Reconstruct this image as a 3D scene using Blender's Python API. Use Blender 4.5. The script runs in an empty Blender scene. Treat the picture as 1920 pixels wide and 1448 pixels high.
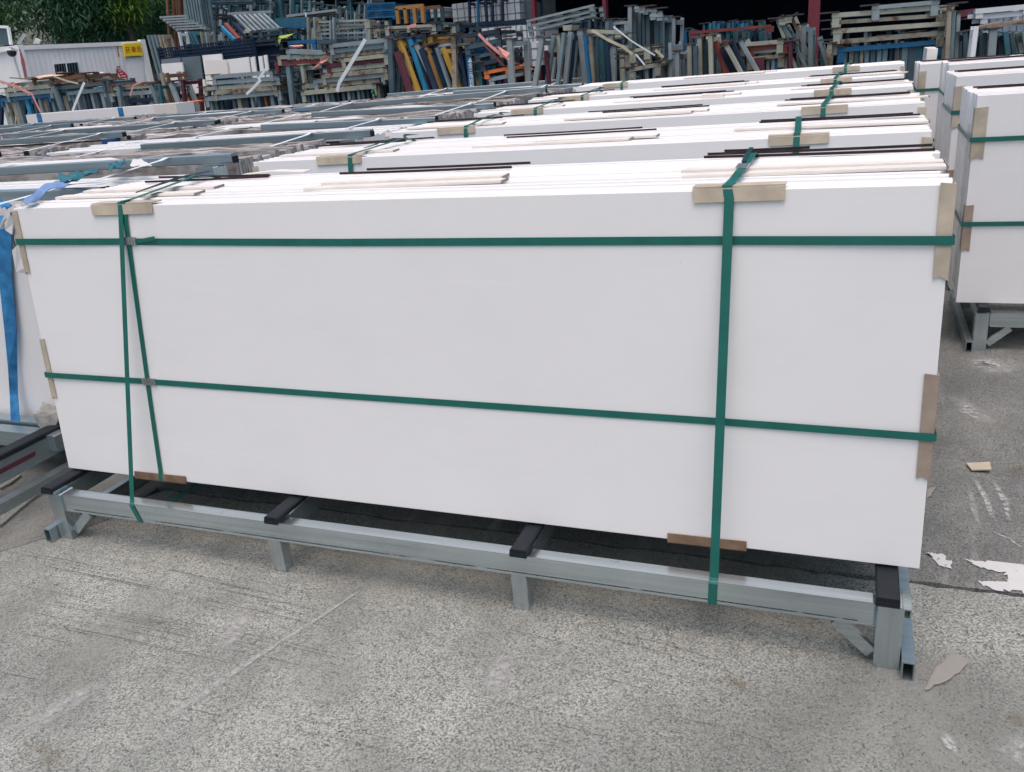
import bpy, bmesh, math, random
from mathutils import Vector, Matrix
random.seed(7)
S = bpy.context.scene
COL = S.collection
V = Vector

# ------------------------------------------------------------------ camera
F_PX, IW, IH = 1620.16, 1920.0, 1448.0
CAM = V((-0.1911, -1.9533, 1.4402))
PITCH, ROLL, YAW = 0.367098, 0.089097, -0.393642
_f = V((math.sin(YAW)*math.cos(PITCH), math.cos(YAW)*math.cos(PITCH), -math.sin(PITCH)))
_r = V((math.cos(YAW), -math.sin(YAW), 0)); _d = _f.cross(_r)
RIGHT = _r*math.cos(ROLL) + _d*math.sin(ROLL)
DOWN = -_r*math.sin(ROLL) + _d*math.cos(ROLL)
FWD = _f
cd = bpy.data.cameras.new('camera'); cam = bpy.data.objects.new('camera', cd); COL.objects.link(cam)
cd.sensor_width = 36; cd.lens = F_PX/IW*36; cd.clip_start = .05; cd.clip_end = 2000
m3 = Matrix((RIGHT, -DOWN, -FWD)).transposed()
cam.matrix_world = Matrix.Translation(CAM) @ m3.to_4x4()
S.camera = cam

# ------------------------------------------------------------------ sky, sun, exposure
SUN_EL, SUN_AZ = math.radians(74), math.radians(162)       # azimuth measured from +Y towards +X
w = bpy.data.worlds.new('World'); S.world = w; w.use_nodes = True
nt = w.node_tree; nt.nodes.clear()
sky = nt.nodes.new('ShaderNodeTexSky'); sky.sky_type = 'NISHITA'; sky.sun_disc = False
sky.sun_elevation = SUN_EL; sky.sun_rotation = SUN_AZ; sky.air_density = 1.0; sky.dust_density = 6.0; sky.ozone_density = 1.0
hs = nt.nodes.new('ShaderNodeHueSaturation'); hs.inputs['Saturation'].default_value = 1.25; hs.inputs['Hue'].default_value = .476
bg = nt.nodes.new('ShaderNodeBackground'); bg.inputs[1].default_value = .15
wo = nt.nodes.new('ShaderNodeOutputWorld')
nt.links.new(sky.outputs[0], hs.inputs['Color']); nt.links.new(hs.outputs[0], bg.inputs[0]); nt.links.new(bg.outputs[0], wo.inputs[0])
sd = bpy.data.lights.new('sun', 'SUN'); sd.energy = .6; sd.angle = math.radians(60); sd.color = (1, .99, .975)
sun = bpy.data.objects.new('sun', sd); COL.objects.link(sun)
sdir = V((math.sin(SUN_AZ)*math.cos(SUN_EL), math.cos(SUN_AZ)*math.cos(SUN_EL), math.sin(SUN_EL)))
sun.rotation_euler = sdir.to_track_quat('Z', 'Y').to_euler(); sun.location = (0, 0, 30)
S.view_settings.view_transform = 'Standard'; S.view_settings.look = 'None'
S.view_settings.exposure = 0.32; S.view_settings.gamma = 1; S.view_settings.use_curve_mapping = False

# ------------------------------------------------------------------ helpers
def ray(px, py):
    return RIGHT*((px-IW/2)/F_PX) + DOWN*((py-IH/2)/F_PX) + FWD
def at(px, py, Y):
    v = ray(px, py); return CAM + v*((Y-CAM.y)/v.y)
def onz(px, py, z=0.0):
    v = ray(px, py); return CAM + v*((z-CAM.z)/v.z)
def hit(px, py, p, n):
    v = ray(px, py); return CAM + v*((p-CAM).dot(n)/v.dot(n))
def pxm(px, P):                       # metres covered by px photo pixels at point P
    return px*(P-CAM).dot(FWD)/F_PX

WLOC = {}
def reg(o, loc): WLOC[o.name] = V(loc)
def props(o, label=None, cat=None, group=None, kind=None):
    if label: o['label'] = label
    if cat: o['category'] = cat
    if group: o['group'] = group
    if kind: o['kind'] = kind
    return o
def thing(name, label, cat, loc, group=None):
    o = bpy.data.objects.new(name, None); COL.objects.link(o); o.location = loc; o.empty_display_size = .1
    reg(o, loc); return props(o, label, cat, group)
def link(name, me, m, parent=None, loc=(0, 0, 0)):
    o = bpy.data.objects.new(name, me); COL.objects.link(o)
    if m is not None and not me.materials: me.materials.append(m)
    base = V((0, 0, 0))
    if parent is not None:
        o.parent = parent; base = WLOC[parent.name]
    o.location = V(loc) - base if parent is not None else V(loc)
    reg(o, loc); return o

class MB:
    """collects shapes given in world coordinates and links them as ONE mesh object"""
    def __init__(s): s.v = []; s.f = []
    def add(s, vs, fs):
        b = len(s.v); s.v += [V(x) for x in vs]; s.f += [tuple(b+i for i in f) for f in fs]; return s
    def box(s, lo, hi, ch=0):
        x0, y0, z0 = lo; x1, y1, z1 = hi
        return s.beam(V(((x0+x1)/2, y0, (z0+z1)/2)), V(((x0+x1)/2, y1, (z0+z1)/2)), x1-x0, z1-z0, V((0, 0, 1)), ch)
    def beam(s, p0, p1, wd, ht, up=None, ch=0, caps=True, taper=1.0):
        p0, p1 = V(p0), V(p1); t = (p1-p0).normalized()
        up = V(up) if up is not None else (V((0, 0, 1)) if abs(t.z) < .9 else V((0, 1, 0)))
        sx = t.cross(up).normalized(); uy = sx.cross(t).normalized()
        a, b = wd/2, ht/2
        if ch > 0: prof = [(-a+ch, -b), (a-ch, -b), (a, -b+ch), (a, b-ch), (a-ch, b), (-a+ch, b), (-a, b-ch), (-a, -b+ch)]
        else: prof = [(-a, -b), (a, -b), (a, b), (-a, b)]
        k = len(prof)
        vs = [p0+sx*x+uy*y for x, y in prof] + [p1+(sx*x+uy*y)*taper for x, y in prof]
        fs = [(i, (i+1) % k, k+(i+1) % k, k+i) for i in range(k)]
        if caps: fs += [tuple(range(k-1, -1, -1)), tuple(range(k, 2*k))]
        return s.add(vs, fs)
    def tube(s, p0, p1, wd, ht, up=None, th=.003):
        """square hollow section with visible open ends"""
        p0, p1 = V(p0), V(p1); t = (p1-p0).normalized()
        up = V(up) if up is not None else (V((0, 0, 1)) if abs(t.z) < .9 else V((0, 1, 0)))
        sx = t.cross(up).normalized(); uy = sx.cross(t).normalized()
        a, b = wd/2, ht/2
        o = [(-a, -b), (a, -b), (a, b), (-a, b)]; i_ = [(x-math.copysign(th, x), y-math.copysign(th, y)) for x, y in o]
        vs = [p+sx*x+uy*y for p in (p0, p1) for q in (o, i_) for x, y in q]
        fs = []
        for i in range(4):
            j = (i+1) % 4
            fs += [(i, j, 8+j, 8+i), (4+j, 4+i, 12+i, 12+j), (j, i, 4+i, 4+j), (8+i, 8+j, 12+j, 12+i)]
        return s.add(vs, fs)
    def ribbon(s, pts, side, wd, th=.0012):
        pts = [V(p) for p in pts]; n = len(pts)
        sides = side if isinstance(side, list) else [V(side)]*n
        wds = wd if isinstance(wd, list) else [wd]*n
        vs = []
        for i, p in enumerate(pts):
            t = (pts[min(i+1, n-1)]-pts[max(i-1, 0)]).normalized(); sd_ = V(sides[i]).normalized(); nn = t.cross(sd_).normalized()*th/2
            h = sd_*wds[i]/2
            vs += [p-h-nn, p+h-nn, p+h+nn, p-h+nn]
        fs = [(0, 3, 2, 1), (4*n-4, 4*n-3, 4*n-2, 4*n-1)]
        for i in range(n-1):
            for a in range(4):
                b = (a+1) % 4; fs.append((4*i+a, 4*i+b, 4*i+4+b, 4*i+4+a))
        return s.add(vs, fs)
    def prism(s, poly, d):
        """polygon (world points, in order) given thickness by vector d"""
        n = len(poly); d = V(d)
        vs = [V(p) for p in poly] + [V(p)+d for p in poly]
        return s.add(vs, [tuple(range(n)), tuple(range(2*n-1, n-1, -1))] + [(i, n+i, n+(i+1) % n, (i+1) % n) for i in range(n)])
    def build(s, name, m, parent=None, smooth=False, origin=None):
        me = bpy.data.meshes.new(name)
        base = V((0, 0, 0)) if parent is None else WLOC[parent.name]
        if parent is None and origin is not None: base = V(origin)
        if parent is None and origin is None:
            xs = [v.x for v in s.v]; ys = [v.y for v in s.v]; zs = [v.z for v in s.v]
            base = V(((min(xs)+max(xs))/2, (min(ys)+max(ys))/2, min(zs)))
        me.from_pydata([tuple(v-base) for v in s.v], [], s.f); me.update()
        bm = bmesh.new(); bm.from_mesh(me); bmesh.ops.recalc_face_normals(bm, faces=bm.faces); bm.to_mesh(me); bm.free()
        if smooth:
            for p in me.polygons: p.use_smooth = True
        o = bpy.data.objects.new(name, me); COL.objects.link(o)
        if isinstance(m, (list, tuple)):
            for q in m: me.materials.append(q)
        else: me.materials.append(m)
        if parent is not None: o.parent = parent
        else: o.location = base
        reg(o, base); return o

# ------------------------------------------------------------------ materials
def nodes(name):
    m = bpy.data.materials.new(name); m.use_nodes = True
    t = m.node_tree; return m, t, t.nodes['Principled BSDF']
def N(t, kind, **kw):
    n = t.nodes.new('ShaderNode'+kind)
    for k, v in kw.items():
        if k in n.inputs: n.inputs[k].default_value = v
        else: setattr(n, k, v)
    return n
def pos(t, scale=(1, 1, 1), rot=(0, 0, 0)):
    g = N(t, 'NewGeometry'); mp = N(t, 'Mapping'); mp.inputs['Scale'].default_value = scale; mp.inputs['Rotation'].default_value = rot
    t.links.new(g.outputs['Position'], mp.inputs['Vector']); return mp.outputs[0]
def noise(t, vec, scale, detail=4, rough=.55):
    n = N(t, 'TexNoise'); n.inputs['Scale'].default_value = scale; n.inputs['Detail'].default_value = detail; n.inputs['Roughness'].default_value = rough
    t.links.new(vec, n.inputs['Vector']); return n.outputs[0]
def ramp(t, val, lo, hi, a=0.0, b=1.0):
    n = N(t, 'MapRange'); n.inputs[1].default_value = lo; n.inputs[2].default_value = hi; n.inputs[3].default_value = a; n.inputs[4].default_value = b
    t.links.new(val, n.inputs[0]); return n.outputs[0]
def mix(t, fac, a, b, mode='MIX'):
    n = N(t, 'Mix', data_type='RGBA', blend_type=mode)
    for s_, v in ((n.inputs[0], fac), (n.inputs[6], a), (n.inputs[7], b)):
        if hasattr(v, 'links') or hasattr(v, 'is_linked'): t.links.new(v, s_)
        else: s_.default_value = v if isinstance(v, float) else (*v, 1)
    return n.outputs[2]
def mult(t, a, b):
    n = N(t, 'Math', operation='MULTIPLY')
    for i, v in enumerate((a, b)):
        if hasattr(v, 'is_linked'): t.links.new(v, n.inputs[i])
        else: n.inputs[i].default_value = v
    return n.outputs[0]
def add_bump(t, b, h, strength=.3, dist=.01):
    n = N(t, 'Bump'); n.inputs['Strength'].default_value = strength; n.inputs['Distance'].default_value = dist
    t.links.new(h, n.inputs['Height']); t.links.new(n.outputs[0], b.inputs['Normal'])
_mats = {}
def paint(name, col, rough=.5, metal=0.0, var=.2, scale=6, rust=0.0, bump=0.0, stretch=(1, 1, 1), spec=.4):
    if name in _mats: return _mats[name]
    m, t, b = nodes(name); p = pos(t, stretch)
    f = ramp(t, noise(t, p, scale, 5), .3, .7)
    c = mix(t, f, tuple(x*(1-var) for x in col), tuple(min(1, x*(1+var*.7)) for x in col))
    if rust > 0:
        r = ramp(t, noise(t, pos(t, (1, 1, 1)), 7, 6, .7), .66-rust*.2, .74-rust*.15)
        rc = mix(t, ramp(t, noise(t, p, 30, 3), .3, .7), (.06, .032, .024), (.20, .105, .05))
        c = mix(t, r, c, rc)
        t.links.new(ramp(t, r, 0, 1, rough, .9), b.inputs['Roughness'])
    else: b.inputs['Roughness'].default_value = rough
    t.links.new(c, b.inputs['Base Color']); b.inputs['Metallic'].default_value = metal; b.inputs['Specular IOR Level'].default_value = spec
    if bump: add_bump(t, b, noise(t, p, scale*6, 4), bump, .004)
    _mats[name] = m; return m

M_SLAB = paint('white_slab', (.79, .785, .78), .42, var=.015, scale=2.2, bump=.02)
def dusty(m):
    t = m.node_tree; b = t.nodes['Principled BSDF']; old = b.inputs['Base Color'].links[0].from_socket
    sm = ramp(t, noise(t, pos(t, (1.2, 1, 2.6)), 2.4, 6, .62), .50, .72); c = mix(t, mult(t, sm, .13), old, (.60, .60, .57))
    wp = ramp(t, noise(t, pos(t, (.35, 1, 9)), 3.2, 4, .6), .56, .70); c = mix(t, mult(t, wp, .10), c, (.92, .92, .92))
    sp = ramp(t, noise(t, pos(t), 38, 4, .7), .70, .74); c = mix(t, mult(t, sp, .22), c, (.52, .50, .46))
    t.links.new(c, b.inputs['Base Color']); t.links.new(ramp(t, sm, 0, 1, .30, .52), b.inputs['Roughness'])
dusty(M_SLAB)
M_SLAB2 = paint('cream_slab', (.76, .73, .68), .5, var=.03, scale=3)
M_EDGE = paint('slab_paper', (.80, .76, .70), .6, var=.05, scale=10)
M_CARD = paint('kraft_board', (.48, .42, .33), .85, var=.24, scale=11, bump=.15, spec=.1)
M_CARD2 = paint('brown_board', (.32, .26, .21), .85, var=.22, scale=14, bump=.15, spec=.1)
M_CARDW = paint('wet_board', (.20, .135, .09), .7, var=.45, scale=12, bump=.2, spec=.1)
M_CARDL = paint('pale_board', (.72, .685, .63), .8, var=.06, scale=14, spec=.1)
M_CARDD = paint('dark_board', (.045, .032, .034), .8, var=.3, scale=20, spec=.1)
M_BANDC = paint('grey_board_core', (.26, .23, .20), .9)
M_PET = paint('green_strap', (.012, .125, .102), .34, var=.12, scale=20, bump=.1)
M_PETD = paint('dark_green_strap', (.008, .05, .05), .4, var=.15, scale=20)
M_CLIP = paint('steel_clip', (.55, .57, .58), .35, .9, var=.2, scale=60)
M_RUB = paint('black_rubber', (.007, .011, .017), .6, var=.3, scale=30, bump=.1)
M_DARK = paint('hollow_shade', (.01, .012, .018), .8)  # near-black colour standing in for shade in the hollows of the rails
M_BLUEPAD = paint('blue_plastic', (.02, .09, .22), .5, var=.25, scale=15)

def galv(name, col=(.50, .54, .56), dark=.6, rough=.38, grain=(.5, 14, 45)):
    m, t, b = nodes(name)
    streak = ramp(t, noise(t, pos(t, grain), 3, 5, .6), .40, .66)
    soft = ramp(t, noise(t, pos(t), 5, 3), .3, .7)
    c = mix(t, mult(t, streak, .55), col, tuple(x*dark for x in col)); c = mix(t, mult(t, soft, .25), c, tuple(x*.8 for x in col))
    sc = ramp(t, noise(t, pos(t, (4, 4, 30)), 8, 4, .7), .66, .72); c = mix(t, mult(t, sc, .5), c, (.10, .11, .12))
    t.links.new(c, b.inputs['Base Color']); b.inputs['Metallic'].default_value = .88; b.inputs['Roughness'].default_value = rough
    add_bump(t, b, streak, .05, .002); return m
M_GALV = galv('galvanised_steel', (.60, .68, .71), .6, .22)
M_GALVV = galv('galvanised_steel_upright', (.56, .63, .66), .7, .26, (30, 14, .6))
M_GALVD = galv('weathered_galvanised_steel', (.42, .50, .53), .65, .40)

RP = {   # painted and weathered rack steel
 'grey': paint('grey_rack_paint', (.165, .235, .26), .55, .15, .22, 5, .12),
 'lgrey': paint('light_grey_rack_paint', (.27, .325, .34), .55, .1, .2, 5, .1),
 'cream': paint('cream_rack_paint', (.36, .37, .30), .6, 0, .22, 5, .38),
 'rusty': paint('rusted_rack_paint', (.30, .29, .24), .7, 0, .25, 4, .85),
 'rust': paint('rust_brown_rack_paint', (.17, .085, .05), .8, 0, .35, 7, .5),
 'tan': paint('tan_rack_paint', (.29, .26, .20), .7, 0, .25, 5, .55),
 'dark': paint('dark_rack_paint', (.025, .037, .058), .6, 0, .3, 5, .15),
 'navy': paint('navy_rack_paint', (.006, .022, .055), .6, 0, .3, 5),
 'slate': paint('slate_rack_paint', (.06, .105, .13), .6, 0, .25, 5, .1),
 'teal': paint('teal_rack_paint', (.035, .125, .155), .55, 0, .22, 5, .05),
 'blue': paint('blue_rack_paint', (.012, .12, .26), .5, 0, .2, 6, .05),
 'sky': paint('bright_blue_rack_paint', (.025, .25, .45), .5, 0, .25, 8, .05),
 'yellow': paint('yellow_rack_paint', (.50, .31, .055), .55, 0, .15, 6, .1),
 'amber': paint('amber_rack_paint', (.36, .18, .05), .6, 0, .2, 6, .25),
 'orange': paint('orange_rack_paint', (.65, .17, .05), .6, 0, .15, 6, .1),
 'red': paint('red_rack_paint', (.21, .045, .04), .6, 0, .25, 6, .15),
 'maroon': paint('maroon_rack_paint', (.10, .025, .04), .6, 0, .25, 6, .1),
 'white': paint('white_rack_paint', (.66, .68, .70), .5, 0, .06, 6),
 'plate': paint('rusty_foot_plate', (.06, .05, .05), .75, 0, .4, 12, .45),
 'wood': paint('weathered_timber', (.27, .22, .17), .9, 0, .35, 12, 0, .2, (1, 8, 8), .1),
}

# ------------------------------------------------------------------ ground
def ground_mat(name, lo, hi, dirt, grooves=True, white=0.0):
    m, t, b = nodes(name); p = pos(t)
    fine = noise(t, p, 150, 4, .75); mid = noise(t, p, 42, 4, .65); big = noise(t, p, 2.3, 5, .6); huge = noise(t, p, .8, 3)
    vg = N(t, 'TexVoronoi'); vg.inputs['Scale'].default_value = 260; t.links.new(p, vg.inputs['Vector'])
    vs_ = N(t, 'SeparateColor'); t.links.new(vg.outputs['Color'], vs_.inputs[0])
    gr = N(t, 'Math', operation='MULTIPLY_ADD'); t.links.new(vs_.outputs[0], gr.inputs[0]); gr.inputs[1].default_value = .22; t.links.new(fine, gr.inputs[2])
    c = mix(t, ramp(t, gr.outputs[0], .50, .72), lo, hi)
    c = mix(t, mult(t, ramp(t, mid, .35, .65), .4), c, tuple(x*1.12 for x in hi))
    c = mix(t, mult(t, ramp(t, big, .42, .66), .7), c, dirt)
    c = mix(t, mult(t, ramp(t, huge, .42, .62), .6), c, tuple(x*.75 for x in dirt))
    wm = ramp(t, noise(t, pos(t, (1.5, .7, 1)), 1.1, 5, .65), .50, .64); c = mix(t, mult(t, wm, .28), c, (.40, .40, .36))
    # pale aggregate stones and dark pits
    vo = N(t, 'TexVoronoi'); vo.inputs['Scale'].default_value = 190; t.links.new(p, vo.inputs['Vector'])
    hsv = N(t, 'SeparateColor'); t.links.new(vo.outputs['Color'], hsv.inputs[0])
    stone = mult(t, ramp(t, vo.outputs['Distance'], .42, .30), ramp(t, hsv.outputs[0], .80, .82))
    c = mix(t, mult(t, stone, .4), c, (.36, .355, .34))
    pit = mult(t, ramp(t, vo.outputs['Distance'], .45, .25), ramp(t, hsv.outputs[1], .83, .85))
    c = mix(t, mult(t, pit, .55), c, tuple(x*.5 for x in lo))
    # pale scuffs dragged along one direction, rust blooms
    sc = ramp(t, noise(t, pos(t, (9, 1.4, 1), (0, 0, math.radians(-33))), 1.6, 5, .6), .60, .76)
    c = mix(t, mult(t, sc, .5+white), c, (.30, .305, .30))
    ru = mult(t, ramp(t, noise(t, p, 3.1, 4), .66, .76), ramp(t, mid, .4, .7))
    c = mix(t, mult(t, ru, .3), c, (.20, .15, .08))
    ad2 = N(t, 'Math', operation='MULTIPLY_ADD'); t.links.new(mid, ad2.inputs[0]); ad2.inputs[1].default_value = .6; t.links.new(fine, ad2.inputs[2]); h = ad2.outputs[0]
    if grooves:
        wv = N(t, 'TexWave', bands_direction='Y'); wv.inputs['Scale'].default_value = 5.4; wv.inputs['Distortion'].default_value = .35; wv.inputs['Detail'].default_value = 2
        t.links.new(pos(t, (1, 1, 1), (0, 0, math.radians(-4))), wv.inputs['Vector'])
        g = mult(t, ramp(t, wv.outputs['Fac'], .045, .01), mult(t, ramp(t, noise(t, pos(t, (1.2, 5, 1)), 2.6, 4), .52, .60), ramp(t, noise(t, pos(t), .55, 2), .50, .60)))
        c = mix(t, mult(t, g, .6), c, tuple(x*.3 for x in lo))
        ad = N(t, 'Math', operation='SUBTRACT'); t.links.new(fine, ad.inputs[0]); t.links.new(g, ad.inputs[1]); h = ad.outputs[0]
    pm = N(t, 'Math', operation='SUBTRACT'); t.links.new(h, pm.inputs[0]); t.links.new(pit, pm.inputs[1])
    t.links.new(c, b.inputs['Base Color']); b.inputs['Roughness'].default_value = .88; b.inputs['Specular IOR Level'].default_value = .25
    add_bump(t, b, pm.outputs[0], .7, .006); return m
M_G1 = ground_mat('yard_concrete', (.066, .074, .064), (.455, .472, .435), (.165, .176, .158), False)
M_G2 = ground_mat('stained_yard_concrete', (.075, .083, .080), (.315, .325, .305), (.10, .108, .104), False, .4)
M_G0 = paint('joint_dirt', (.025, .026, .027), .95, var=.3, scale=30)

def sheet(name, outline, m, z=0.0, th=.03):
    return props(MB().prism([(x, y, z) for x, y in outline], (0, 0, -th)).build(name, m, origin=(0, 0, 0)), kind='structure')
JOINT = .268
rr = random.Random(3)
jx = [-3.3+i*.045 for i in range(160)]
jf = [(x, JOINT+rr.uniform(-.006, .006)+.004*math.sin(x*9)) for x in jx]
jb = [(x, JOINT+.016+rr.uniform(-.004, .006)+.004*math.sin(x*9)) for x in jx]
# the left joint, where the pavement has broken away
lf = [(-3.3, -.72), (-3.06, -.47), (-2.86, -.255), (-2.74, -.10), (-2.66, -.02), (-2.60, .08), (-2.62, .20)]
sheet('concrete_pavement', [(-3.6, -60)] + [(-3.6, -1.2)] + lf + [p for p in jf if p[0] > -2.62] + [(60, JOINT), (60, -60)], M_G1)
sheet('stained_pavement', [(-90, -60), (-3.603, -60), (-3.603, -1.197)] + [(x-.003, y+.003) for x, y in lf] + [p for p in jb if p[0] > -2.64] + [(60, JOINT+.016), (60, 90), (-90, 90)], M_G2)
sheet('ground', [(-400, -400), (400, -400), (400, 400), (-400, 400)], M_G0, -.031, .02)

def blotch(name, pts, m, z=.004, jag=.006, sub=5, kind='structure', seed=1):
    q = random.Random(seed); out = []
    for i, a in enumerate(pts):
        b_ = pts[(i+1) % len(pts)]
        for k in range(sub):
            f = k/sub; out.append((a[0]+(b_[0]-a[0])*f+q.uniform(-jag, jag), a[1]+(b_[1]-a[1])*f+q.uniform(-jag, jag), z))
    me = bpy.data.meshes.new(name); bm = bmesh.new()
    fc = bm.faces.new([bm.verts.new(p) for p in out])
    if fc.normal.z < 0: fc.normal_flip()
    bmesh.ops.triangulate(bm, faces=bm.faces); bm.to_mesh(me); bm.free()
    o = bpy.data.objects.new(name, me); COL.objects.link(o); me.materials.append(m); return props(o, kind=kind)
def worn(name, col, lo, hi, scale=30, rough=.7, fade=0.0):
    m, t, b = nodes(name); b.inputs['Roughness'].default_value = rough
    t.links.new(mix(t, noise(t, pos(t), 25, 4), tuple(x*.85 for x in col), col), b.inputs['Base Color'])
    al = ramp(t, noise(t, pos(t), scale, 6, .7), lo, hi)
    if fade: al = mult(t, mult(t, al, N(t, 'Attribute', attribute_name='fade').outputs['Fac']), fade)
    t.links.new(al, b.inputs['Alpha']); return m
M_ROADW = worn('worn_white_road_paint', (.60, .61, .60), .31, .37, 16)
M_SCUFF = worn('chalky_scuff', (.45, .455, .44), .34, .60, 45, .8, .75)
M_SCUFF2 = worn('bright_scuff', (.48, .49, .48), .38, .56, 60, .8, .9)
M_CEM = worn('cement_spill', (.27, .262, .235), .28, .36, 30, .9)
M_RSTAIN = worn('rust_stain', (.20, .15, .085), .36, .7, 26, .9, .5)
blotch('worn_painted_line', [(.057, .436), (.089, .438), (.122, .403), (.112, .359), (.085, .372)], M_ROADW, .0035, .008, 6, seed=2)
blotch('worn_painted_line', [(.155, .424), (.209, .424), (1.6, .44), (1.6, .288), (.283, .290), (.193, .290), (.181, .318), (.25, .335), (.25, .375), (.19, .39)], M_ROADW, .0035, .008, 8, seed=3)
def streak(px, wpx, m, seed, z=.0038, jag=.004):
    """a scuff that fades to nothing at its edges and ends"""
    q_ = random.Random(seed); c = []
    for i in range(len(px)-1):
        for k in range(6):
            f = k/6; c.append((px[i][0]+(px[i+1][0]-px[i][0])*f, px[i][1]+(px[i+1][1]-px[i][1])*f, (wpx[i]+(wpx[i+1]-wpx[i])*f) if isinstance(wpx, list) else wpx))
    c.append((*px[-1], wpx[-1] if isinstance(wpx, list) else wpx)); P_ = [onz(a[0], a[1]) for a in c]; n = len(P_); vs, fs, fd = [], [], []
    for i, p in enumerate(P_):
        t_ = (P_[min(i+1, n-1)]-P_[max(i-1, 0)]).normalized(); s_ = V((-t_.y, t_.x, 0)); h = pxm(c[i][2], p)*.75*q_.uniform(.8, 1.2)
        e_ = min(1, i/4, (n-1-i)/4)
        for k, fv in ((-1, 0), (-.4, 1), (.4, 1), (1, 0)): vs.append((p.x+s_.x*h*k, p.y+s_.y*h*k, z)); fd.append(fv*e_)
    for i in range(n-1):
        for k in range(3): fs.append((4*i+k, 4*i+4+k, 4*i+5+k, 4*i+1+k))
    me = bpy.data.meshes.new('scuff_mark'); me.from_pydata(vs, [], fs); at_ = me.attributes.new('fade', 'FLOAT', 'POINT'); at_.data.foreach_set('value', fd); me.update()
    o = bpy.data.objects.new('scuff_mark', me); COL.objects.link(o); me.materials.append(m); return props(o, kind='structure')
streak([(688, 1101), (600, 1160), (480, 1235), (380, 1305), (300, 1360)], [5, 8, 12, 16, 18], M_SCUFF, 11)
streak([(686, 1103), (640, 1133), (590, 1168)], 3, M_SCUFF2, 12, .0042)
streak([(480, 1135), (440, 1185), (408, 1232)], [30, 40, 46], M_SCUFF, 13)
streak([(215, 1268), (130, 1320), (25, 1385)], [22, 40, 55], M_SCUFF, 14)
streak([(955, 1215), (935, 1265), (920, 1320)], [26, 36, 40], M_SCUFF, 15)
streak([(1765, 1372), (1782, 1400), (1793, 1420)], [16, 20, 8], M_SCUFF2, 16)
streak([(1890, 1375), (1910, 1410), (1930, 1448)], [40, 60, 70], M_SCUFF, 17)
streak([(1822, 890), (1850, 940), (1864, 985)], [6, 10, 8], M_SCUFF2, 18)
streak([(1858, 895), (1885, 945), (1892, 985)], [6, 10, 7], M_SCUFF2, 19)
streak([(1815, 905), (1825, 955), (1840, 1000)], [6, 9, 6], M_SCUFF, 20)
streak([(1862, 998), (1890, 1012), (1925, 1035)], [6, 6, 4], M_SCUFF2, 21)
streak([(1830, 690), (1850, 680), (1880, 705)], [30, 46, 40], M_SCUFF2, 22)
streak([(1790, 740), (1820, 775), (1868, 800)], [20, 34, 22], M_SCUFF, 23)
streak([(40, 1395), (90, 1420), (130, 1430)], [30, 44, 30], M_RSTAIN, 24)
streak([(1330, 1275), (1380, 1282), (1430, 1290)], [14, 26, 16], M_RSTAIN, 25)
streak([(1240, 1205), (1258, 1207), (1275, 1212)], [10, 22, 12], M_RSTAIN, 26)
streak([(1880, 1345), (1900, 1350), (1925, 1360)], [14, 30, 30], M_RSTAIN, 27)
streak([(1900, 872), (1915, 885), (1930, 890)], [30, 40, 40], M_RSTAIN, 28)
M_GROOVE = worn('saw_groove_dirt', (.045, .048, .047), .28, .46, 9, .95, .65)
gq = random.Random(31)
for i in range(46):
    x0_, y0_ = gq.uniform(-20, 430), 1035+i*5.4+gq.uniform(-6, 6); L_ = gq.uniform(120, 420)
    if i > 30: x0_, y0_ = gq.uniform(-20, 1300), gq.uniform(1160, 1420)
    streak([(x0_, y0_), (x0_+L_*.5, y0_+L_*.5*(.19+.00004*x0_)), (x0_+L_, y0_+L_*(.20+.00006*x0_))], gq.uniform(.8, 1.2), M_GROOVE, 300+i, .0034)
blotch('cement_spill', [tuple(onz(*p)[:2]) for p in ((1783, 1228), (1815, 1240), (1800, 1265), (1760, 1285), (1735, 1300), (1735, 1290), (1757, 1255))], M_CEM, .005, .003, 4, seed=5)
blotch('cement_spill', [tuple(onz(*p)[:2]) for p in ((1738, 920), (1755, 915), (1745, 932), (1736, 938))], M_CEM, .005, .002, 3, seed=6)
# broken pavement pieces at the left joint
for i, poly in enumerate((((0, 960), (78, 905), (98, 908), (60, 935), (0, 985)), ((90, 888), (115, 878), (125, 886), (112, 898)), ((0, 880), (40, 890), (20, 905), (0, 915)))):
    P_ = [onz(*p, .012) for p in poly]
    props(MB().prism(P_, (0, 0, -.011)).build('pavement_fragment', M_G1), ['long broken concrete flake beside the left rack tube', 'small broken concrete flake by the front rack corner', 'broken concrete flake under the left rack, at the photo edge'][i], 'debris', 'broken bits of the concrete pavement')
P_ = [onz(1812, 868, .012), onz(1856, 866, .022), onz(1859, 880, .016), onz(1822, 881, .010)]
props(MB().prism(P_, (0, 0, -.004)).build('cardboard_scrap', M_CARD), 'small tan cardboard scrap lying on the stained concrete', 'scrap')

M_SEAM = worn('dark_weld_seam', (.05, .065, .08), .42, .56, 7, .6)
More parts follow.
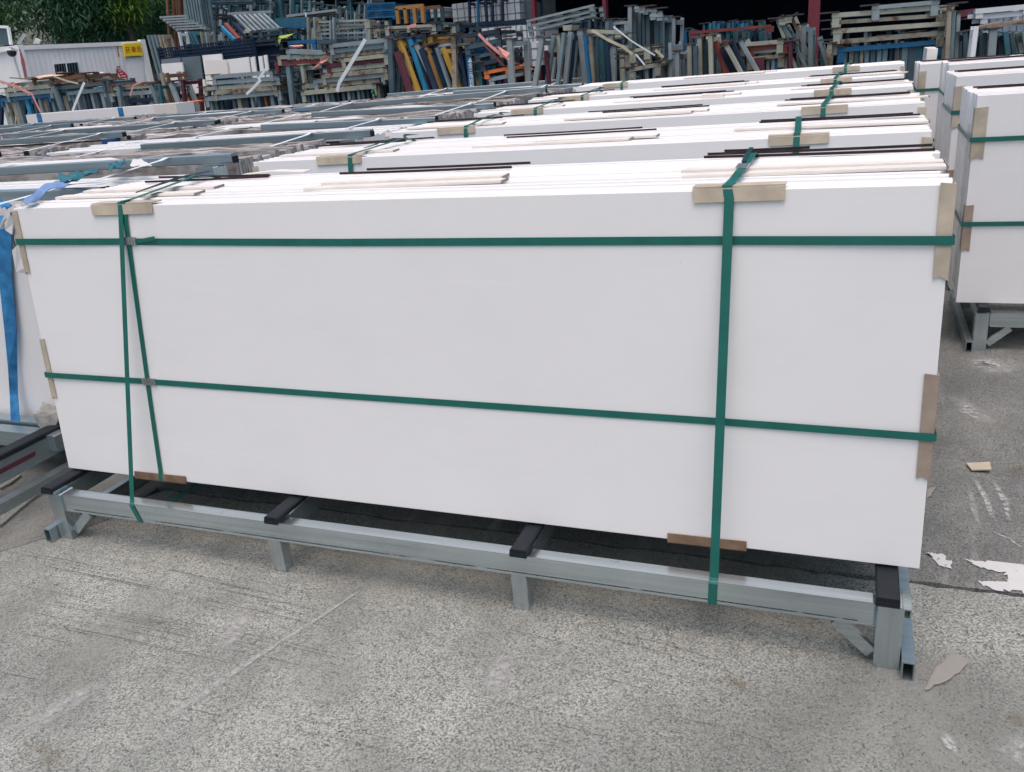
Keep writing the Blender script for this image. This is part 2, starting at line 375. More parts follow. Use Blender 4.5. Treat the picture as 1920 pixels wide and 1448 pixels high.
# ------------------------------------------------------------------ slab bundles and their racks
LEAN = .0834
def base_rack(x1, yf, L, label, group, lean_depth=.68, m=None, ends=True):
    """low welded steel rack; x1 right end, yf y of the lowest front slab edge"""
    m = m or M_GALV
    x0 = x1-L; r = thing('steel_rack', label, 'steel rack', (x0+L/2, yf+.3, 0), group)
    fr_ = MB().box((x0+.058, yf-.105, .113), (x1-.093, yf-.065, .178), .007).build('front_rail', m, r)
    if yf == 0 and x1 == 0:
        MB().box((x0+.10, yf-.1056, .1215), (x1-.13, yf-.1050, .1245)).build('seam', M_SEAM, fr_)
        for xs_, sg_ in ((x0+.0575, 1), (x1-.0925, -1)):
            b = MB()
            for k in range(9):
                z_ = .116+k*.0068; b.beam((xs_-.004, yf-.1062, z_), (xs_+.004, yf-.1062, z_+.001), .006, .0055, None, .0018)
            b.build('weld_bead', RP['grey'], fr_)
    MB().box((x0+.058, yf+lean_depth-.02, .113), (x1-.093, yf+lean_depth+.02, .178), .005).build('rear_rail', m, r)
    for xa, xb in ((x1-.090, x1-.033), (x0+.0, x0+.055)):
        for ya in (yf-.108, yf+lean_depth-.03):
            MB().box((xa, ya, 0), (xb, ya+.058, .176), .004).build('leg', M_GALVV, r)
    for xc in (x1-.99, x1-1.79):
        for ya in (yf-.104, yf+lean_depth-.02):
            MB().box((xc-.022, ya, 0), (xc+.022, ya+.040, .1125), .003).build('leg', M_GALVV, r)
    for s_, xe in ((-1, x1-.094), (1, x0+.059)):
        MB().beam((xe+s_*.002, yf-.086, .028), (xe+s_*.085, yf-.086, .106), .03, .016, (0, 1, 0)).build('gusset', m, r)
    MB().tube((x1-.016, yf-.14, .0255), (x1-.016, yf+lean_depth+.1, .0255), .028, .05).build('skid_tube', M_GALVD if m is M_GALV else m, r)
    MB().tube((x0-.017, yf-.14, .0255), (x0-.017, yf+lean_depth+.1, .0255), .028, .05).build('skid_tube', M_GALVD if m is M_GALV else m, r)
    MB().tube((x1-.026, yf-.11, .162), (x1-.026, yf-.03, .162), .018, .026).build('locking_sleeve', m, r)
    for xc in (x1-.07, x1-.975, x1-1.765, x0+.028):
        MB().box((xc-.02, yf-.064, .130), (xc+.02, yf+lean_depth-.021, .190), .003).build('cross_bar', m, r)
        p = MB(); ww = .024 if abs(xc-(x1-.07)) > .01 else .026
        p.beam((xc, yf-.128, .188), (xc, yf-.128, .200), ww*2, .006, (0, 1, 0))
        p.box((xc-ww, yf-.128, .192), (xc+ww, yf+lean_depth, .2105), .004).build('rubber_pad', M_RUB, r)
    return r

_slabmesh = {}
def slab_mesh(L, t, H, lean):
    k = (L, t, H, lean)
    if k not in _slabmesh:
        b = MB(); up = V((0, math.sin(lean), math.cos(lean))); n = V((0, math.cos(lean), -math.sin(lean)))
        b.beam(V((-L/2, 0, 0))+up*H/2+n*t/2, V((L/2, 0, 0))+up*H/2+n*t/2, t, H, up, min(.0018, t*.1))
        me = bpy.data.meshes.new('slab'); me.from_pydata([tuple(v) for v in b.v], [], b.f); me.update()
        bm = bmesh.new(); bm.from_mesh(me); bmesh.ops.recalc_face_normals(bm, faces=bm.faces); bm.to_mesh(me); bm.free()
        me.materials.append(M_SLAB); _slabmesh[k] = me
    return _slabmesh[k]

def edge_strip(x0, x1, y, z, m, h=.018, flat=.035, skew=0.0, curl=.0, under=False):
    """an L shaped cardboard edge strip: an upright leg facing the viewer and a flat leg"""
    b = MB(); n = 7; pa, pb = [], []
    for i in range(n):
        f = i/(n-1); x = x0+(x1-x0)*f; yy = y+skew*f; zz = z+curl*(2*f-1)**2
        if under: pa.append((x, yy, zz)); pb.append((x, yy+flat, zz+.001))
        else: pa.append((x, yy, zz)); pb.append((x, yy+flat, zz))
    b.ribbon([V(p)+V((0, flat/2, .0018)) for p in pa], (0, 1, 0), flat, .003)
    b.ribbon([V(p)+V((0, -.0005, h/2+.001 if not under else -h/2+.002)) for p in pa], (0, 0, 1), h, .003)
    return b

ORD = ['front', 'second', 'third', 'fourth', 'fifth', 'sixth', 'seventh', 'eighth', 'ninth']
def bundle(x1, yf, z0, L, H, lean, depth, nslab, label, group, phrase, kind='mid', seed=0, detail=True, top_strips=True, slabx=None):
    q = random.Random(seed); x0 = x1-L
    up = V((0, math.sin(lean), math.cos(lean))); nn = V((0, math.cos(lean), -math.sin(lean)))
    B = thing('slab_bundle', label, 'slab bundle', (x0+L/2, yf+depth/2, z0), group)
    O = V((x1, yf, z0)); ztop = z0+H*math.cos(lean); ytop = yf+H*math.sin(lean)
    pitch = depth/nslab; t = pitch*.985*math.cos(lean)
    me = slab_mesh(round(L, 3), round(t, 4), round(H, 3), lean); step = 0
    for k in range(nslab):
        if k and q.random() < .28: step = q.uniform(-.016, .010)
        dz = 0 if k < 1 else (q.uniform(-.006, -.003) if q.random() < .2 else q.uniform(-.0008, .0006))
        o = link('slab', me, None, B, (x1-L/2+(step if k else 0)+(q.uniform(-.003, .003) if k else 0), yf+k*pitch, z0+dz))
    P = lambda u, w_, off=0: O + V((u, 0, 0)) + up*w_ - nn*off
    if not detail: return B
    U = (x1-x1)
    # cardboard corner protectors: one leg on the face, one leg on the side or the top
    def prot_top(u0, u1, m, drop=.030, lip=.04, name='edge_protector', lift=0.0):
        b = MB()
        b.prism([P(u0, H+.004, .001), P(u1, H+.004+lift, .001), P(u1, H-drop+.002, .0035), P(u0+.004, H-drop, .0035)], -nn*.0035)
        b.prism([P(u0, H+.0045, .0), P(u1, H+.0045+lift, .0), P(u1, H+.0045+lift, 0)+V((0, lip, -.0)), P(u0, H+.0045, 0)+V((0, lip, 0))], (0, 0, .0035))
        return b.build(name, m, B)
    def prot_side(s_, w0, w1, m, wd=.026):
        ux = 0 if s_ > 0 else -L; b = MB()
        j = [(w0, 0), (w0+(w1-w0)*.5, .001), (w1, 0)]
        b.prism([P(ux+s_*.004, w0, .0015), P(ux-s_*wd, w0+.003, .0015), P(ux-s_*wd+.001, w1, .0015), P(ux-s_*wd*.5, w1+.006, .0015), P(ux+s_*.004, w1-.003, .0015)], -nn*.0035)
        b.prism([P(ux+s_*.0015, w0, .004), P(ux+s_*.0015, w1-.003, .004), P(ux+s_*.0015, w1, -.045), P(ux+s_*.0015, w0, -.045)], V((s_*.0035, 0, 0)))
        return b.build('corner_protector', m, B)
    if kind == 'front':
        prot_top(-2.369, -2.130, M_CARD, .027); prot_top(-.541, -.336, M_CARD, .027, lift=.002)
        prot_side(1, .895, .695, M_CARD); prot_side(1, .480, .232, M_CARD2, .025)
        prot_side(-1, .884, .685, M_CARD, .016); prot_side(-1, .463, .258, M_CARD, .016)
        for u0, u1 in ((-2.397, -2.182), (-.60, -.399)):
            b = MB(); b.prism([P(u0, .019, .002), P(u1, .021, .002), P(u1, -.003, .004), P(u0, -.004, .004)], -nn*.0035)
            b.prism([P(u0, -.0045, .004), P(u1, -.0035, .004), P(u1, -.0035, -.05), P(u0, -.0045, -.05)], -up*.0035); b.build('bottom_protector', M_CARDW, B)
        sw = .0212
        # horizontal straps run round the whole bundle
        for (wl, wm, wr, wd) in ((.788, .780, .778, .0200), (.341, .337, .336, .0185)):
            pts = [P(-L-.0095, wl, -depth*.95), P(-L-.0095, wl, .0085), P(-L+.03, wl, .0085), P(-2.3, wl+(wm-wl)*.2, .003), P(-1.5, wm, .0025), P(-.47, wm, .0028), P(-.03, wr, .0085), P(.0095, wr, .0085), P(.0095, wr, -depth*.95), P(-L/2, wr, -depth-.02), P(-L-.0095, wl, -depth*.95)]
            b = MB(); b.ribbon(pts, up, wd, .0012); st = b.build('strap', M_PET, B)
            u = -2.242 if wl > .5 else -2.264
            c = MB(); c.prism([P(u-.026, wl+wd*.56, .0035), P(u+.030, wl+wd*.56, .0035), P(u+.030, wl-wd*.56, .0035), P(u-.026, wl-wd*.56, .0035)], -nn*.003)
            for k in range(5): c.prism([P(u-.02+k*.011, wl+wd*.6, .007), P(u-.0155+k*.011, wl+wd*.6, .007), P(u-.0155+k*.011, wl-wd*.6, .007), P(u-.02+k*.011, wl-wd*.6, .007)], -nn*.002)
            c.build('buckle', M_CLIP, st)
        b = MB(); b.ribbon([P(-2.235, .785, .005), P(-2.19, .789, .008), P(-2.132, .797, .013)], up, .012, .0012); b.build('strap_tail', M_PET, B)
        # vertical strap on the right: from the back over the top and down to the front rail of the rack
        ex = V((1, 0, 0))
        rail = lambda x, z, y=-.1075: V((x, yf+y, z))
        b = MB(); b.ribbon([V((x1-.462, ytop+depth+.005, .35)), V((x1-.46, ytop+depth+.004, ztop-.01)), V((x1-.458, ytop+depth*.8, ztop+.020)), V((x1-.455, ytop+.06, ztop+.015)), P(-.463, H+.010, .003), P(-.457, H-.02, .0075), rail(x1-.466, .185, -.098), rail(x1-.467, .172), rail(x1-.469, .112), rail(x1-.47, .108, -.06), rail(x1-.52, .115, .3), rail(x1-.56, .2, .6)], ex, sw+.001, .0014)
        s1 = b.build('strap', M_PET, B)
        c = MB(); c.ribbon([V((x1-.456, ytop+.26, ztop+.0215)), V((x1-.456, ytop+.20, ztop+.0205))], ex, .028, .004); c.build('buckle', M_CLIP, s1)
        b = MB(); b.ribbon([V((x1-.475, ytop+depth-.01, ztop+.022)), V((x1-.468, ytop+.40, ztop+.0225)), V((x1-.462, ytop+.30, ztop+.022))], ex, .012, .0012); b.build('strap_tail', M_PETD, B)
        # left: two straps from the same point of the top edge
        b = MB(); b.ribbon([V((x1-2.35, ytop+depth+.006, .4)), V((x1-2.35, ytop+depth+.005, ztop-.01)), V((x1-2.335, ytop+depth*.75, ztop+.022)), V((x1-2.30, ytop+.30, ztop+.020)), V((x1-2.255, ytop+.05, ztop+.010)), P(-2.252, H+.010, .003), P(-2.251, H-.02, .0075), rail(x1-2.333, .185, -.098), rail(x1-2.331, .172), rail(x1-2.312, .112), rail(x1-2.31, .108, -.06), rail(x1-2.30, .12, .25)], ex, sw-.004, .0014)
        b.build('strap', M_PET, B)
        b = MB(); b.ribbon([V((x1-2.33, ytop+depth+.008, .4)), V((x1-2.33, ytop+depth+.006, ztop-.01)), V((x1-2.34, ytop+depth*.75, ztop+.026)), V((x1-2.28, ytop+.30, ztop+.024)), V((x1-2.243, ytop+.05, ztop+.013)), P(-2.243, H+.013, .002), P(-2.238, H-.02, .0055), P(-2.259, .542, .003), P(-2.273, .278, .004), P(-2.284, .03, .004), P(-2.286, -.002, .008), P(-2.286, -.007, -.04), P(-2.286, -.01, -depth)], ex, sw-.005, .0014)
        b.build('strap', M_PETD if False else M_PET, B)
        b = MB(); b.ribbon([V((x1-2.30, ytop+.12, ztop+.02)), V((x1-2.33, ytop+.35, ztop+.03)), V((x1-2.42, ytop+.62, ztop+.016))], [V((1, 0, .6)), V((.6, 0, 1)), V((1, 0, .3))], .010, .0012); b.build('strap_tail', M_PETD, B)
    else:
        prot_top(-2.25, -2.04, M_CARD, .025) if kind == 'mid' else None
        if kind == 'mid': prot_top(-.49, -.30, M_CARD, .025)
        prot_side(1, H-.02, H-.24, M_CARD)
        if kind == 'mid': prot_side(-1, H-.02, H-.24, M_CARD, .022)
        if kind == 'side':
            prot_side(-1, H-.05, H-.26, M_CARD, .045); prot_side(-1, .44, .24, M_CARD2, .030); prot_top(.0-L+.55, .0-L+.85, M_CARD, .034)
        ex = V((1, 0, 0))
        for wv_ in (H-.18, .36):
            e_ = .013 if kind == 'side' else .0095
            pts = [P(-L-e_, wv_, -depth*.95), P(-L-e_, wv_, .0085), P(-L+.03, wv_, .0085), P(-.03, wv_, .0085), P(.0095, wv_, .0085), P(.0095, wv_, -depth*.95), P(-L/2, wv_, -depth-.02), P(-L-e_, wv_, -depth*.95)]
            MB().ribbon(pts, up, .02, .0012).build('strap', M_PET, B)
        for ux, mm in (((-.40, M_PET), (-2.09, M_PETD)) if kind == 'mid' else ((-L+.70, M_PET), (-.6, M_PET))):
            d_ = q.uniform(-.06, .03) if ux < -1 else q.uniform(-.02, .02)
            b = MB(); b.ribbon([V((x1+ux+d_*2, ytop+depth+.006, .4)), V((x1+ux+d_*2, ytop+depth+.006, ztop-.01)), V((x1+ux+d_*1.6, ytop+depth*.8, ztop+.022)), V((x1+ux, ytop+.05, ztop+.013)), P(ux, H+.011, .003), P(ux, H-.03, .008), P(ux-.01, H-.3, .02), V((x1+ux-.02, yf-.107, .178)), V((x1+ux-.02, yf-.107, .111))], ex, .021, .0013)
            b.build('strap', M_PET, B)
            if ux < -1:
                b = MB(); zz = [V((x1+ux+.02+.03*math.sin(i*2.1), ytop+.08+i*.08, ztop+.026+.008*(i % 2))) for i in range(7)]
                b.ribbon(zz, [V((1, 0, .8*(i % 2))) for i in range(7)], .012, .0012).build('strap_tail', M_PETD, B)
    return B

def strips(x1, yf, ztop, phrase, seed, rows):
    """loose cardboard edge strips lying along the top of a bundle"""
    q = random.Random(seed)
    for (u0, u1, dy, skew, dark, wherep) in rows:
        j = q.uniform(-.02, .02) if seed else 0
        if dark:
            b = edge_strip(x1+u0+j, x1+u1+j, yf+dy, ztop+.002, M_CARDD, .007 if seed == 0 else .006, .006, skew, .001)
            props(b.build('cardboard_strip', M_CARDD), 'dark brown cardboard strip, %s %s' % (wherep, phrase), 'cardboard strip', 'dark cardboard strips on top of the bundles')
        else:
            b = edge_strip(x1+u0+j, x1+u1+j, yf+dy, ztop+.004, M_CARDL, .006, .045, skew, 0, True)
            o_ = props(b.build('cardboard_strip', M_CARDL), 'pale cardboard strip, %s %s' % (wherep, phrase), 'cardboard strip', 'pale cardboard strips on top of the bundles')
            xe = x1+u1+j+.003; MB().prism([(xe, yf+dy+skew-.003, ztop+.001), (xe, yf+dy+skew+.046, ztop+.001), (xe, yf+dy+skew+.047, ztop+.009), (xe, yf+dy+skew-.002, ztop+.006)], (.003, 0, 0)).build('cut_end', M_BANDC, o_)

ROW_Y = [0.0, 1.04, 2.10, 3.16, 4.20, 5.20]
ROW_X = [0.0, .02, .06, .06, .05, .09]
ROW_L = [2.7, 2.56, 2.55, 2.5, 2.5, 2.5]
ZT = .2181+.894*math.cos(LEAN); YT = .894*math.sin(LEAN)
for i in range(6):
    ph = 'the front bundle' if i == 0 else 'the %s bundle from the front' % ORD[i]
    lab = 'large strapped bundle of white slabs standing nearest the camera' if i == 0 else 'strapped white slab bundle, %s from the front in the middle column' % ORD[i]
    base_rack(ROW_X[i], ROW_Y[i], ROW_L[i], 'galvanised low rack carrying the big white front bundle' if i == 0 else 'galvanised low rack under the %s white bundle from the front' % ORD[i], 'low racks under the middle white bundles')
    bundle(ROW_X[i], ROW_Y[i], .2181 if i == 0 else .214, ROW_L[i], .894 if i < 5 else .92, LEAN, .60, 30 if i == 0 else 16, lab, 'white slab bundles of the middle column', ph, 'front' if i == 0 else 'mid', 40+i)
    if i == 0:
        rows = [(-1.72, -1.14, .56, .005, 1, 'rear of the middle pair on'), (-1.78, -1.17, .485, -.005, 1, 'nearer of the middle pair on'),
                (-.60, -.005, .535, -.03, 1, 'nearer long one of the right set on'), (-.60, -.005, .60, 0, 1, 'rear long one of the right set on'), (-.56, -.32, .66, 0, 1, 'short one at the back right of'),
                (-2.62, -2.08, .575, -.06, 1, 'rear one beside the left strap on'), (-2.58, -2.06, .46, .02, 1, 'nearer one beside the left strap on'),
                (-1.72, -1.10, .18, .03, 0, 'nearer of the middle pair along'), (-1.72, -1.13, .275, .02, 0, 'rear of the middle pair along'),
                (-.60, 0.0, .19, .02, 0, 'nearer of the right pair along'), (-.62, 0.0, .285, .0, 0, 'rear of the right pair along'),
                (-2.69, -2.11, .16, 0, 0, 'nearer of the left pair along'), (-2.69, -2.13, .28, 0, 0, 'rear of the left pair along')]
    else:
        a = random.Random(i)
        rows = [(-1.62, -1.02, .52, .02, 1, 'rear of the middle pair on'), (-1.56+a.uniform(-.05, .05), -.97, .42, .02, 1, 'nearer of the middle pair on'),
                (-.58, -.02, .50, -.02, 1, 'nearer of the right pair on'), (-.56, -.02, .56, -.02, 1, 'rear of the right pair on'),
                (-2.55, -2.1, .47, .03, 1, 'nearer of the left pair on'), (-2.52, -2.0, .54, .05, 1, 'rear of the left pair on'),
                (-1.62, -1.0, .12, .02, 0, 'nearer of the middle pair along'), (-1.40, -.92, .20, 0, 0, 'rear of the middle pair along'), (-.62, .02, .28, -.05, 0, 'single one on the right of'),
                (-2.5, -1.95, .13, .0, 0, 'single one on the left of')]
        if i == 5: rows = [r for r in rows if not r[4]][:2]
    strips(ROW_X[i], ROW_Y[i]+YT, ZT if i == 0 else (ZT-.004 if i < 5 else .214+.92*math.cos(LEAN)), ph, i, rows)
# torn flat card at the back left of the front bundle, folded carton on the fourth bundle
props(MB().ribbon([(-2.24, .655, ZT+.004), (-2.1, .66, ZT+.012), (-1.98, .675, ZT+.005)], (0, 1, 0), .05, .003).build('cardboard_flap', M_CARDL), 'torn flat cardboard flap at the back left of the front bundle', 'cardboard')
props(MB().prism([at(1316, 178, 3.30), at(1357, 177, 3.30), at(1356, 187, 3.30), at(1318, 189, 3.30)], (0, .05, .004)).build('cardboard_pad', M_CARDL), 'crumpled cardboard pad on the front edge of the fourth bundle', 'cardboard')

# right column
for i, (xl, yf, Lr, ht) in enumerate(((.265, 2.30, 2.6, .90), (.27, 3.34, 2.6, .92), (.315, 4.42, 2.6, .93), (.20, 5.40, 2.5, .90))):
    x1 = xl+Lr
    lab = ['white slab bundle at the right edge, nearest of the right column', 'second white slab bundle of the right column', 'third white slab bundle of the right column', 'last white slab bundle of the right column, before the racks'][i]
    base_rack(x1+.03, yf+.06, Lr-.05, 'galvanised low rack under the %s right hand bundle' % ['nearest', 'second', 'third', 'last'][i], 'low racks under the right bundles', .6)
    bundle(x1, yf, .2105, Lr, ht, .0, .58, 22 if i == 0 else 16, lab, 'white slab bundles of the right column', 'the right bundle', 'side', 60+i)
    for (u, v_, dy, nm) in ((.02, .75, .40, 'rear'), (.03, .62, .33, 'nearer')):
        b = edge_strip(xl+u, xl+v_, yf+dy, .2105+ht+.002, M_CARDD, .007, .006)
        props(b.build('cardboard_strip', M_CARDD), 'dark brown cardboard strip, %s of the pair on the %s right bundle' % (nm, ['nearest', 'second', 'third', 'last'][i]), 'cardboard strip', 'dark cardboard strips on top of the bundles')
M_FILM = None
def film():
    m, t, b = nodes('stretch_film'); b.inputs['Base Color'].default_value = (.75, .82, .82, 1); b.inputs['Roughness'].default_value = .22
    t.links.new(ramp(t, noise(t, pos(t, (3, 3, 1)), 6, 4), .35, .7, .18, .5), b.inputs['Alpha'])
    add_bump(t, b, noise(t, pos(t, (2, 14, 3)), 8, 4), .7, .01); return m
M_FILM = film()
b = MB(); gx, gy = 9, 10; q = random.Random(5)
pts = [[V((.2625-.002*q.random(), 2.31+.56*j/gx, .26+.72*i/gy)) for j in range(gx+1)] for i in range(gy+1)]
b.v = [p for r_ in pts for p in r_]; b.f = [(i*(gx+1)+j, i*(gx+1)+j+1, (i+1)*(gx+1)+j+1, (i+1)*(gx+1)+j) for i in range(gy) for j in range(gx)]
props(b.build('stretch_film', M_FILM, smooth=True), 'clear wrinkled film over the end of the nearest right bundle', 'plastic film')

# ------------------------------------------------------------------ left field of stone bundles in steel frames
def rough_stone():
    m, t, b = nodes('split_stone_edges')
    a = noise(t, pos(t, (1.2, 55, 6)), 2.2, 5, .7); c1 = noise(t, pos(t), 7, 5, .65)
    c = mix(t, ramp(t, a, .32, .66), (.085, .076, .070), (.54, .52, .51)); c = mix(t, mult(t, ramp(t, c1, .45, .7), .55), c, (.24, .18, .155))
    c = mix(t, mult(t, ramp(t, noise(t, pos(t, (1, 6, 1)), 3.2, 3), .56, .62), .8), c, (.60, .59, .58))
    t.links.new(c, b.inputs['Base Color']); b.inputs['Roughness'].default_value = .9; b.inputs['Specular IOR Level'].default_value = .1
    add_bump(t, b, noise(t, pos(t), 60, 5, .7), .6, .006); return m
M_ROUGH = rough_stone()
M_SHEET = paint('white_foam_sheet', (.66, .66, .65), .7, var=.04, scale=8)
M_WSTRAP = paint('white_strap', (.72, .77, .80), .45, var=.08, scale=20)
COLX = [-2.80, -5.56, -8.32, -11.08, -13.84]
ROWY = [.42, 1.36, 2.40, 3.46, 4.55, 5.6, 6.65, 7.7, 8.75, 9.8]
def inview(p):
    v = p-CAM; z = v.dot(FWD)
    if z < .2: return False
    x = IW/2+F_PX*v.dot(RIGHT)/z; y = IH/2+F_PX*v.dot(DOWN)/z
    return -260 < x < IW+150 and -60 < y < IH+100
cname = ['nearest left column', 'second left column', 'third left column', 'fourth left column', 'outermost left column']
for c, cx in enumerate(COLX):
    for j, ry in enumerate(ROWY):
        q = random.Random(100*c+j)
        xr = cx+q.uniform(-.06, .06); xl = xr-2.6
        if j == 0: xr = cx-.05; xl = xr-2.6
        ry += q.uniform(-.05, .05) if j > 1 else 0
        if not (inview(V((xr, ry, 1.1))) or inview(V((xl, ry, 1.1))) or inview(V(((xl+xr)/2, ry, 1.1)))): continue
        if (ry > 6.9 and c >= 1) or (ry > 5.9 and c >= 3) or ry > 8: continue
        zt = (1.10 if j else 1.03)+q.uniform(-.012, .012)
        white = (j == 0) or q.random() < .10
        rowp = '%s row' % ORD[min(j, 8)] if j < 9 else 'last row'
        # --- bundle
        yb = ry+.08 if j else .42
        nb = 15; dp = .60
        col_w = 'white slabs with chipped edges' if white else 'rough edged grey stone slabs'
        B = thing('stone_bundle', '%s, %s of the %s' % (col_w, rowp, cname[c]), 'slab bundle', ((xl+xr)/2, yb+.3, .2), 'stone slab bundles standing in the left field')
        if white:
            me = slab_mesh(2.5, .036, round(zt-.22, 3), 0.0)
            for k in range(nb): link('slab', me, None, B, ((xl+xr)/2+q.uniform(-.02, .02), yb+k*.04+(.11 if j == 0 and k > 3 else 0), .2+q.uniform(-.01, .005)+(0 if j else (-.055 if k <= 3 else .045))))
        else:
            b = MB()
            for k in range(22):
                y0 = yb+k*.036; n_ = 14; xs = [xl+.05+(2.5)*i/n_ for i in range(n_+1)]
                lowk = q.uniform(-.014, .006); tops = [zt-.03+lowk+q.uniform(-.012, .012) for _ in xs]
                vs = [(x, y0, .2) for x in xs]+[(x, y0+.033, .2) for x in xs]+[(x, y0, tz) for x, tz in zip(xs, tops)]+[(x, y0+.033, tz+q.uniform(-.006, .006)) for x, tz in zip(xs, tops)]
                m_ = n_+1; fs = []
                for i in range(n_):
                    fs += [(i, i+1, 2*m_+i+1, 2*m_+i), (m_+i+1, m_+i, 3*m_+i, 3*m_+i+1), (2*m_+i, 2*m_+i+1, 3*m_+i+1, 3*m_+i)]
                fs += [(0, 2*m_, 3*m_, m_), (n_, m_+n_, 3*m_+n_, 2*m_+n_)]
                b.add(vs, fs)
            props(b.build('slab_edges', M_ROUGH, B), kind='stuff')
        if q.random() < .85:       # some slabs of each bundle are cut square and white
            for _ in range(q.choice((1, 1, 2))):
                xa = q.uniform(xl+.05, xl+.9); xb = xa+q.uniform(.8, 1.5); ya = yb+q.uniform(.02, .42)
                MB().prism([(xa, ya, zt-.020), (xb, ya+q.uniform(-.01, .01), zt-.018), (xb+q.uniform(-.3, .05), ya+q.uniform(.10, .28), zt-.013), (xa+.1, ya+q.uniform(.06, .16), zt-.014)], (0, 0, .004)).build('foam_sheet', M_SHEET, B)
        # --- frame
        if j == 0: ry = .605; xr = cx-.07; zt = 1.095
        fr = thing('storage_rack', 'galvanised top railed rack, %s of the %s' % (rowp, cname[c]), 'steel frame', ((xl+xr)/2, ry, 0), 'steel frames in the left field')
        mm = M_GALVD
        tilt = q.uniform(-.014, .014)
        z1 = zt+.006+(q.uniform(-.01, .012) if j else 0); la = xl-.02+(q.choice((0, 0, .5, 1.0, 1.25)) if j else 0); ra = xr+.02
        MB().beam((la, ry, z1-.021+tilt), (ra, ry, z1-.021-tilt), .045, .041, None, .003).build('top_rail', mm, fr)
        MB().box((la+.1, ry-.024, z1-.060), (ra-.12, ry+.02, z1-.0515)).build('rail_shade_strip', M_DARK, fr) if abs(tilt) < .004 else None  # dark strip painted as the shade under the top rail
        for s_, xe in ((-1, xl+.10), (1, xr-.10)):
            MB().beam((xe, ry+.002, .0), (xe, ry+.002, z1-.044), .07, .085, (0, 1, 0)).build('post', mm, fr)
            MB().beam((xe+s_*.05, ry+.72, 0), (xe+s_*.05, ry+.72, zt-.08), .06, .06, (0, 1, 0)).build('post', mm, fr)
            MB().box((xe-.05, ry-.075, z1-.125), (xe+.05, ry+.015, z1-.0425), .004).build('end_block', M_BLUEPAD if q.random() < .3 else M_GALV, fr)
            MB().box((xe+s_*.122-.004, ry-.018, z1-.036), (xe+s_*.122+.004, ry+.018, z1-.006)).build('open_end_shade', M_DARK, fr)  # solid dark block drawn as the shade inside the open rail end
            MB().box((xe-.03, ry-.08, .10), (xe+.03, ry+.80, .19)).build('cross_bar', mm, fr)
        MB().box((xl, ry-.03, .1), (xr, ry+.02, .17)).build('bottom_rail', mm, fr)
        for off in (.30+q.uniform(-.15, .15), 1.75+q.uniform(-.2, .2)):
            xs = xr-off; front = (.50 if j == 1 else .72)
            b = MB(); b.ribbon([(xs+.02, ry+.45, zt-.035), (xs+.01, ry+.03, z1+.004), (xs, ry-.03, z1+.004), (xs-.01, ry-.06, z1-.004), (xs-.02, ry-front, zt-.03)], (1, 0, 0), .026, .002)
            b.build('strap', M_WSTRAP, fr)

# base rack of the nearest left bundle (its corner shows left of the front bundle)
R = thing('steel_rack', 'dark low rack with rubber bar and red mark left of the front bundle', 'steel rack', (-4.1, .3, 0), 'low racks left of the front bundle')
xr = -3.02
MB().box((xr-2.2, .27, .12), (xr-.06, .33, .185), .004).build('front_rail', M_GALVD, R)
MB().box((xr-2.2, .345, .13), (xr-.06, .40, .197), .004).build('rear_rail', M_GALVD, R)
MB().box((xr-.155, -.75, .09), (xr-.105, .44, .175), .003).build('cross_bar', M_GALVD, R)
MB().box((xr-.16, -.75, .178), (xr-.10, .43, .198), .004).build('rubber_pad', M_RUB, R)
MB().box((xr-.04, .38, 0), (xr+.03, .46, .20), .004).build('leg', M_GALVD, R)
MB().box((xr-.10, .40, 0), (xr-.045, .45, .19), .004).build('leg', M_GALVD, R)
MB().tube((xr-.06, -.9, .026), (xr-.06, .40, .026), .045, .05).build('skid_tube', M_GALVD, R)
MB().prism([(xr-.1045, -.04, .128), (xr-.1045, .20, .128), (xr-.1045, .21, .146), (xr-.1045, -.04, .146)], (.0015, 0, 0)).build('red_paint_mark', RP['maroon'], R)
M_PLAST = paint('crumbled_foam', (.30, .30, .28), .9, var=.4, scale=16, bump=.6)
# blue sling webbing
def webbing():
    m, t, b = nodes('blue_webbing'); wv = N(t, 'TexWave', bands_direction='Z'); wv.inputs['Scale'].default_value = 70; t.links.new(pos(t), wv.inputs['Vector'])
    c = mix(t, ramp(t, noise(t, pos(t), 22, 4), .35, .7), (.012, .13, .33), (.03, .27, .55)); c = mix(t, mult(t, wv.outputs['Fac'], .25), c, (.01, .09, .25))
    t.links.new(c, b.inputs['Base Color']); b.inputs['Roughness'].default_value = .7; add_bump(t, b, wv.outputs['Fac'], .4, .003); return m
M_WEB = webbing()
M_WEBL = paint('faded_blue_webbing', (.16, .27, .50), .75, var=.2, scale=18, bump=.2)
M_RAG = paint('teal_rag', (.025, .15, .19), .85, var=.45, scale=30, bump=.5)
yv = .405
props(MB().ribbon([at(8, 405, yv+.1), at(8, 430, yv), at(10, 520, yv), at(20, 620, yv-.01), at(24, 690, yv-.015), at(26, 740, yv-.02), at(29, 793, yv-.06)],
      [V((1, 0, 0)), V((1, 0, 0)), V((1, 0, 0)), V((1, .2, 0)), V((.7, .7, 0)), V((1, .3, 0)), V((1, 0, 0))], [.075, .075, .07, .055, .035, .035, .05], .003).build('lifting_sling', M_WEB), 'blue webbing sling hanging down the white slab left of the front bundle', 'sling', 'blue webbing slings')
q = random.Random(4)
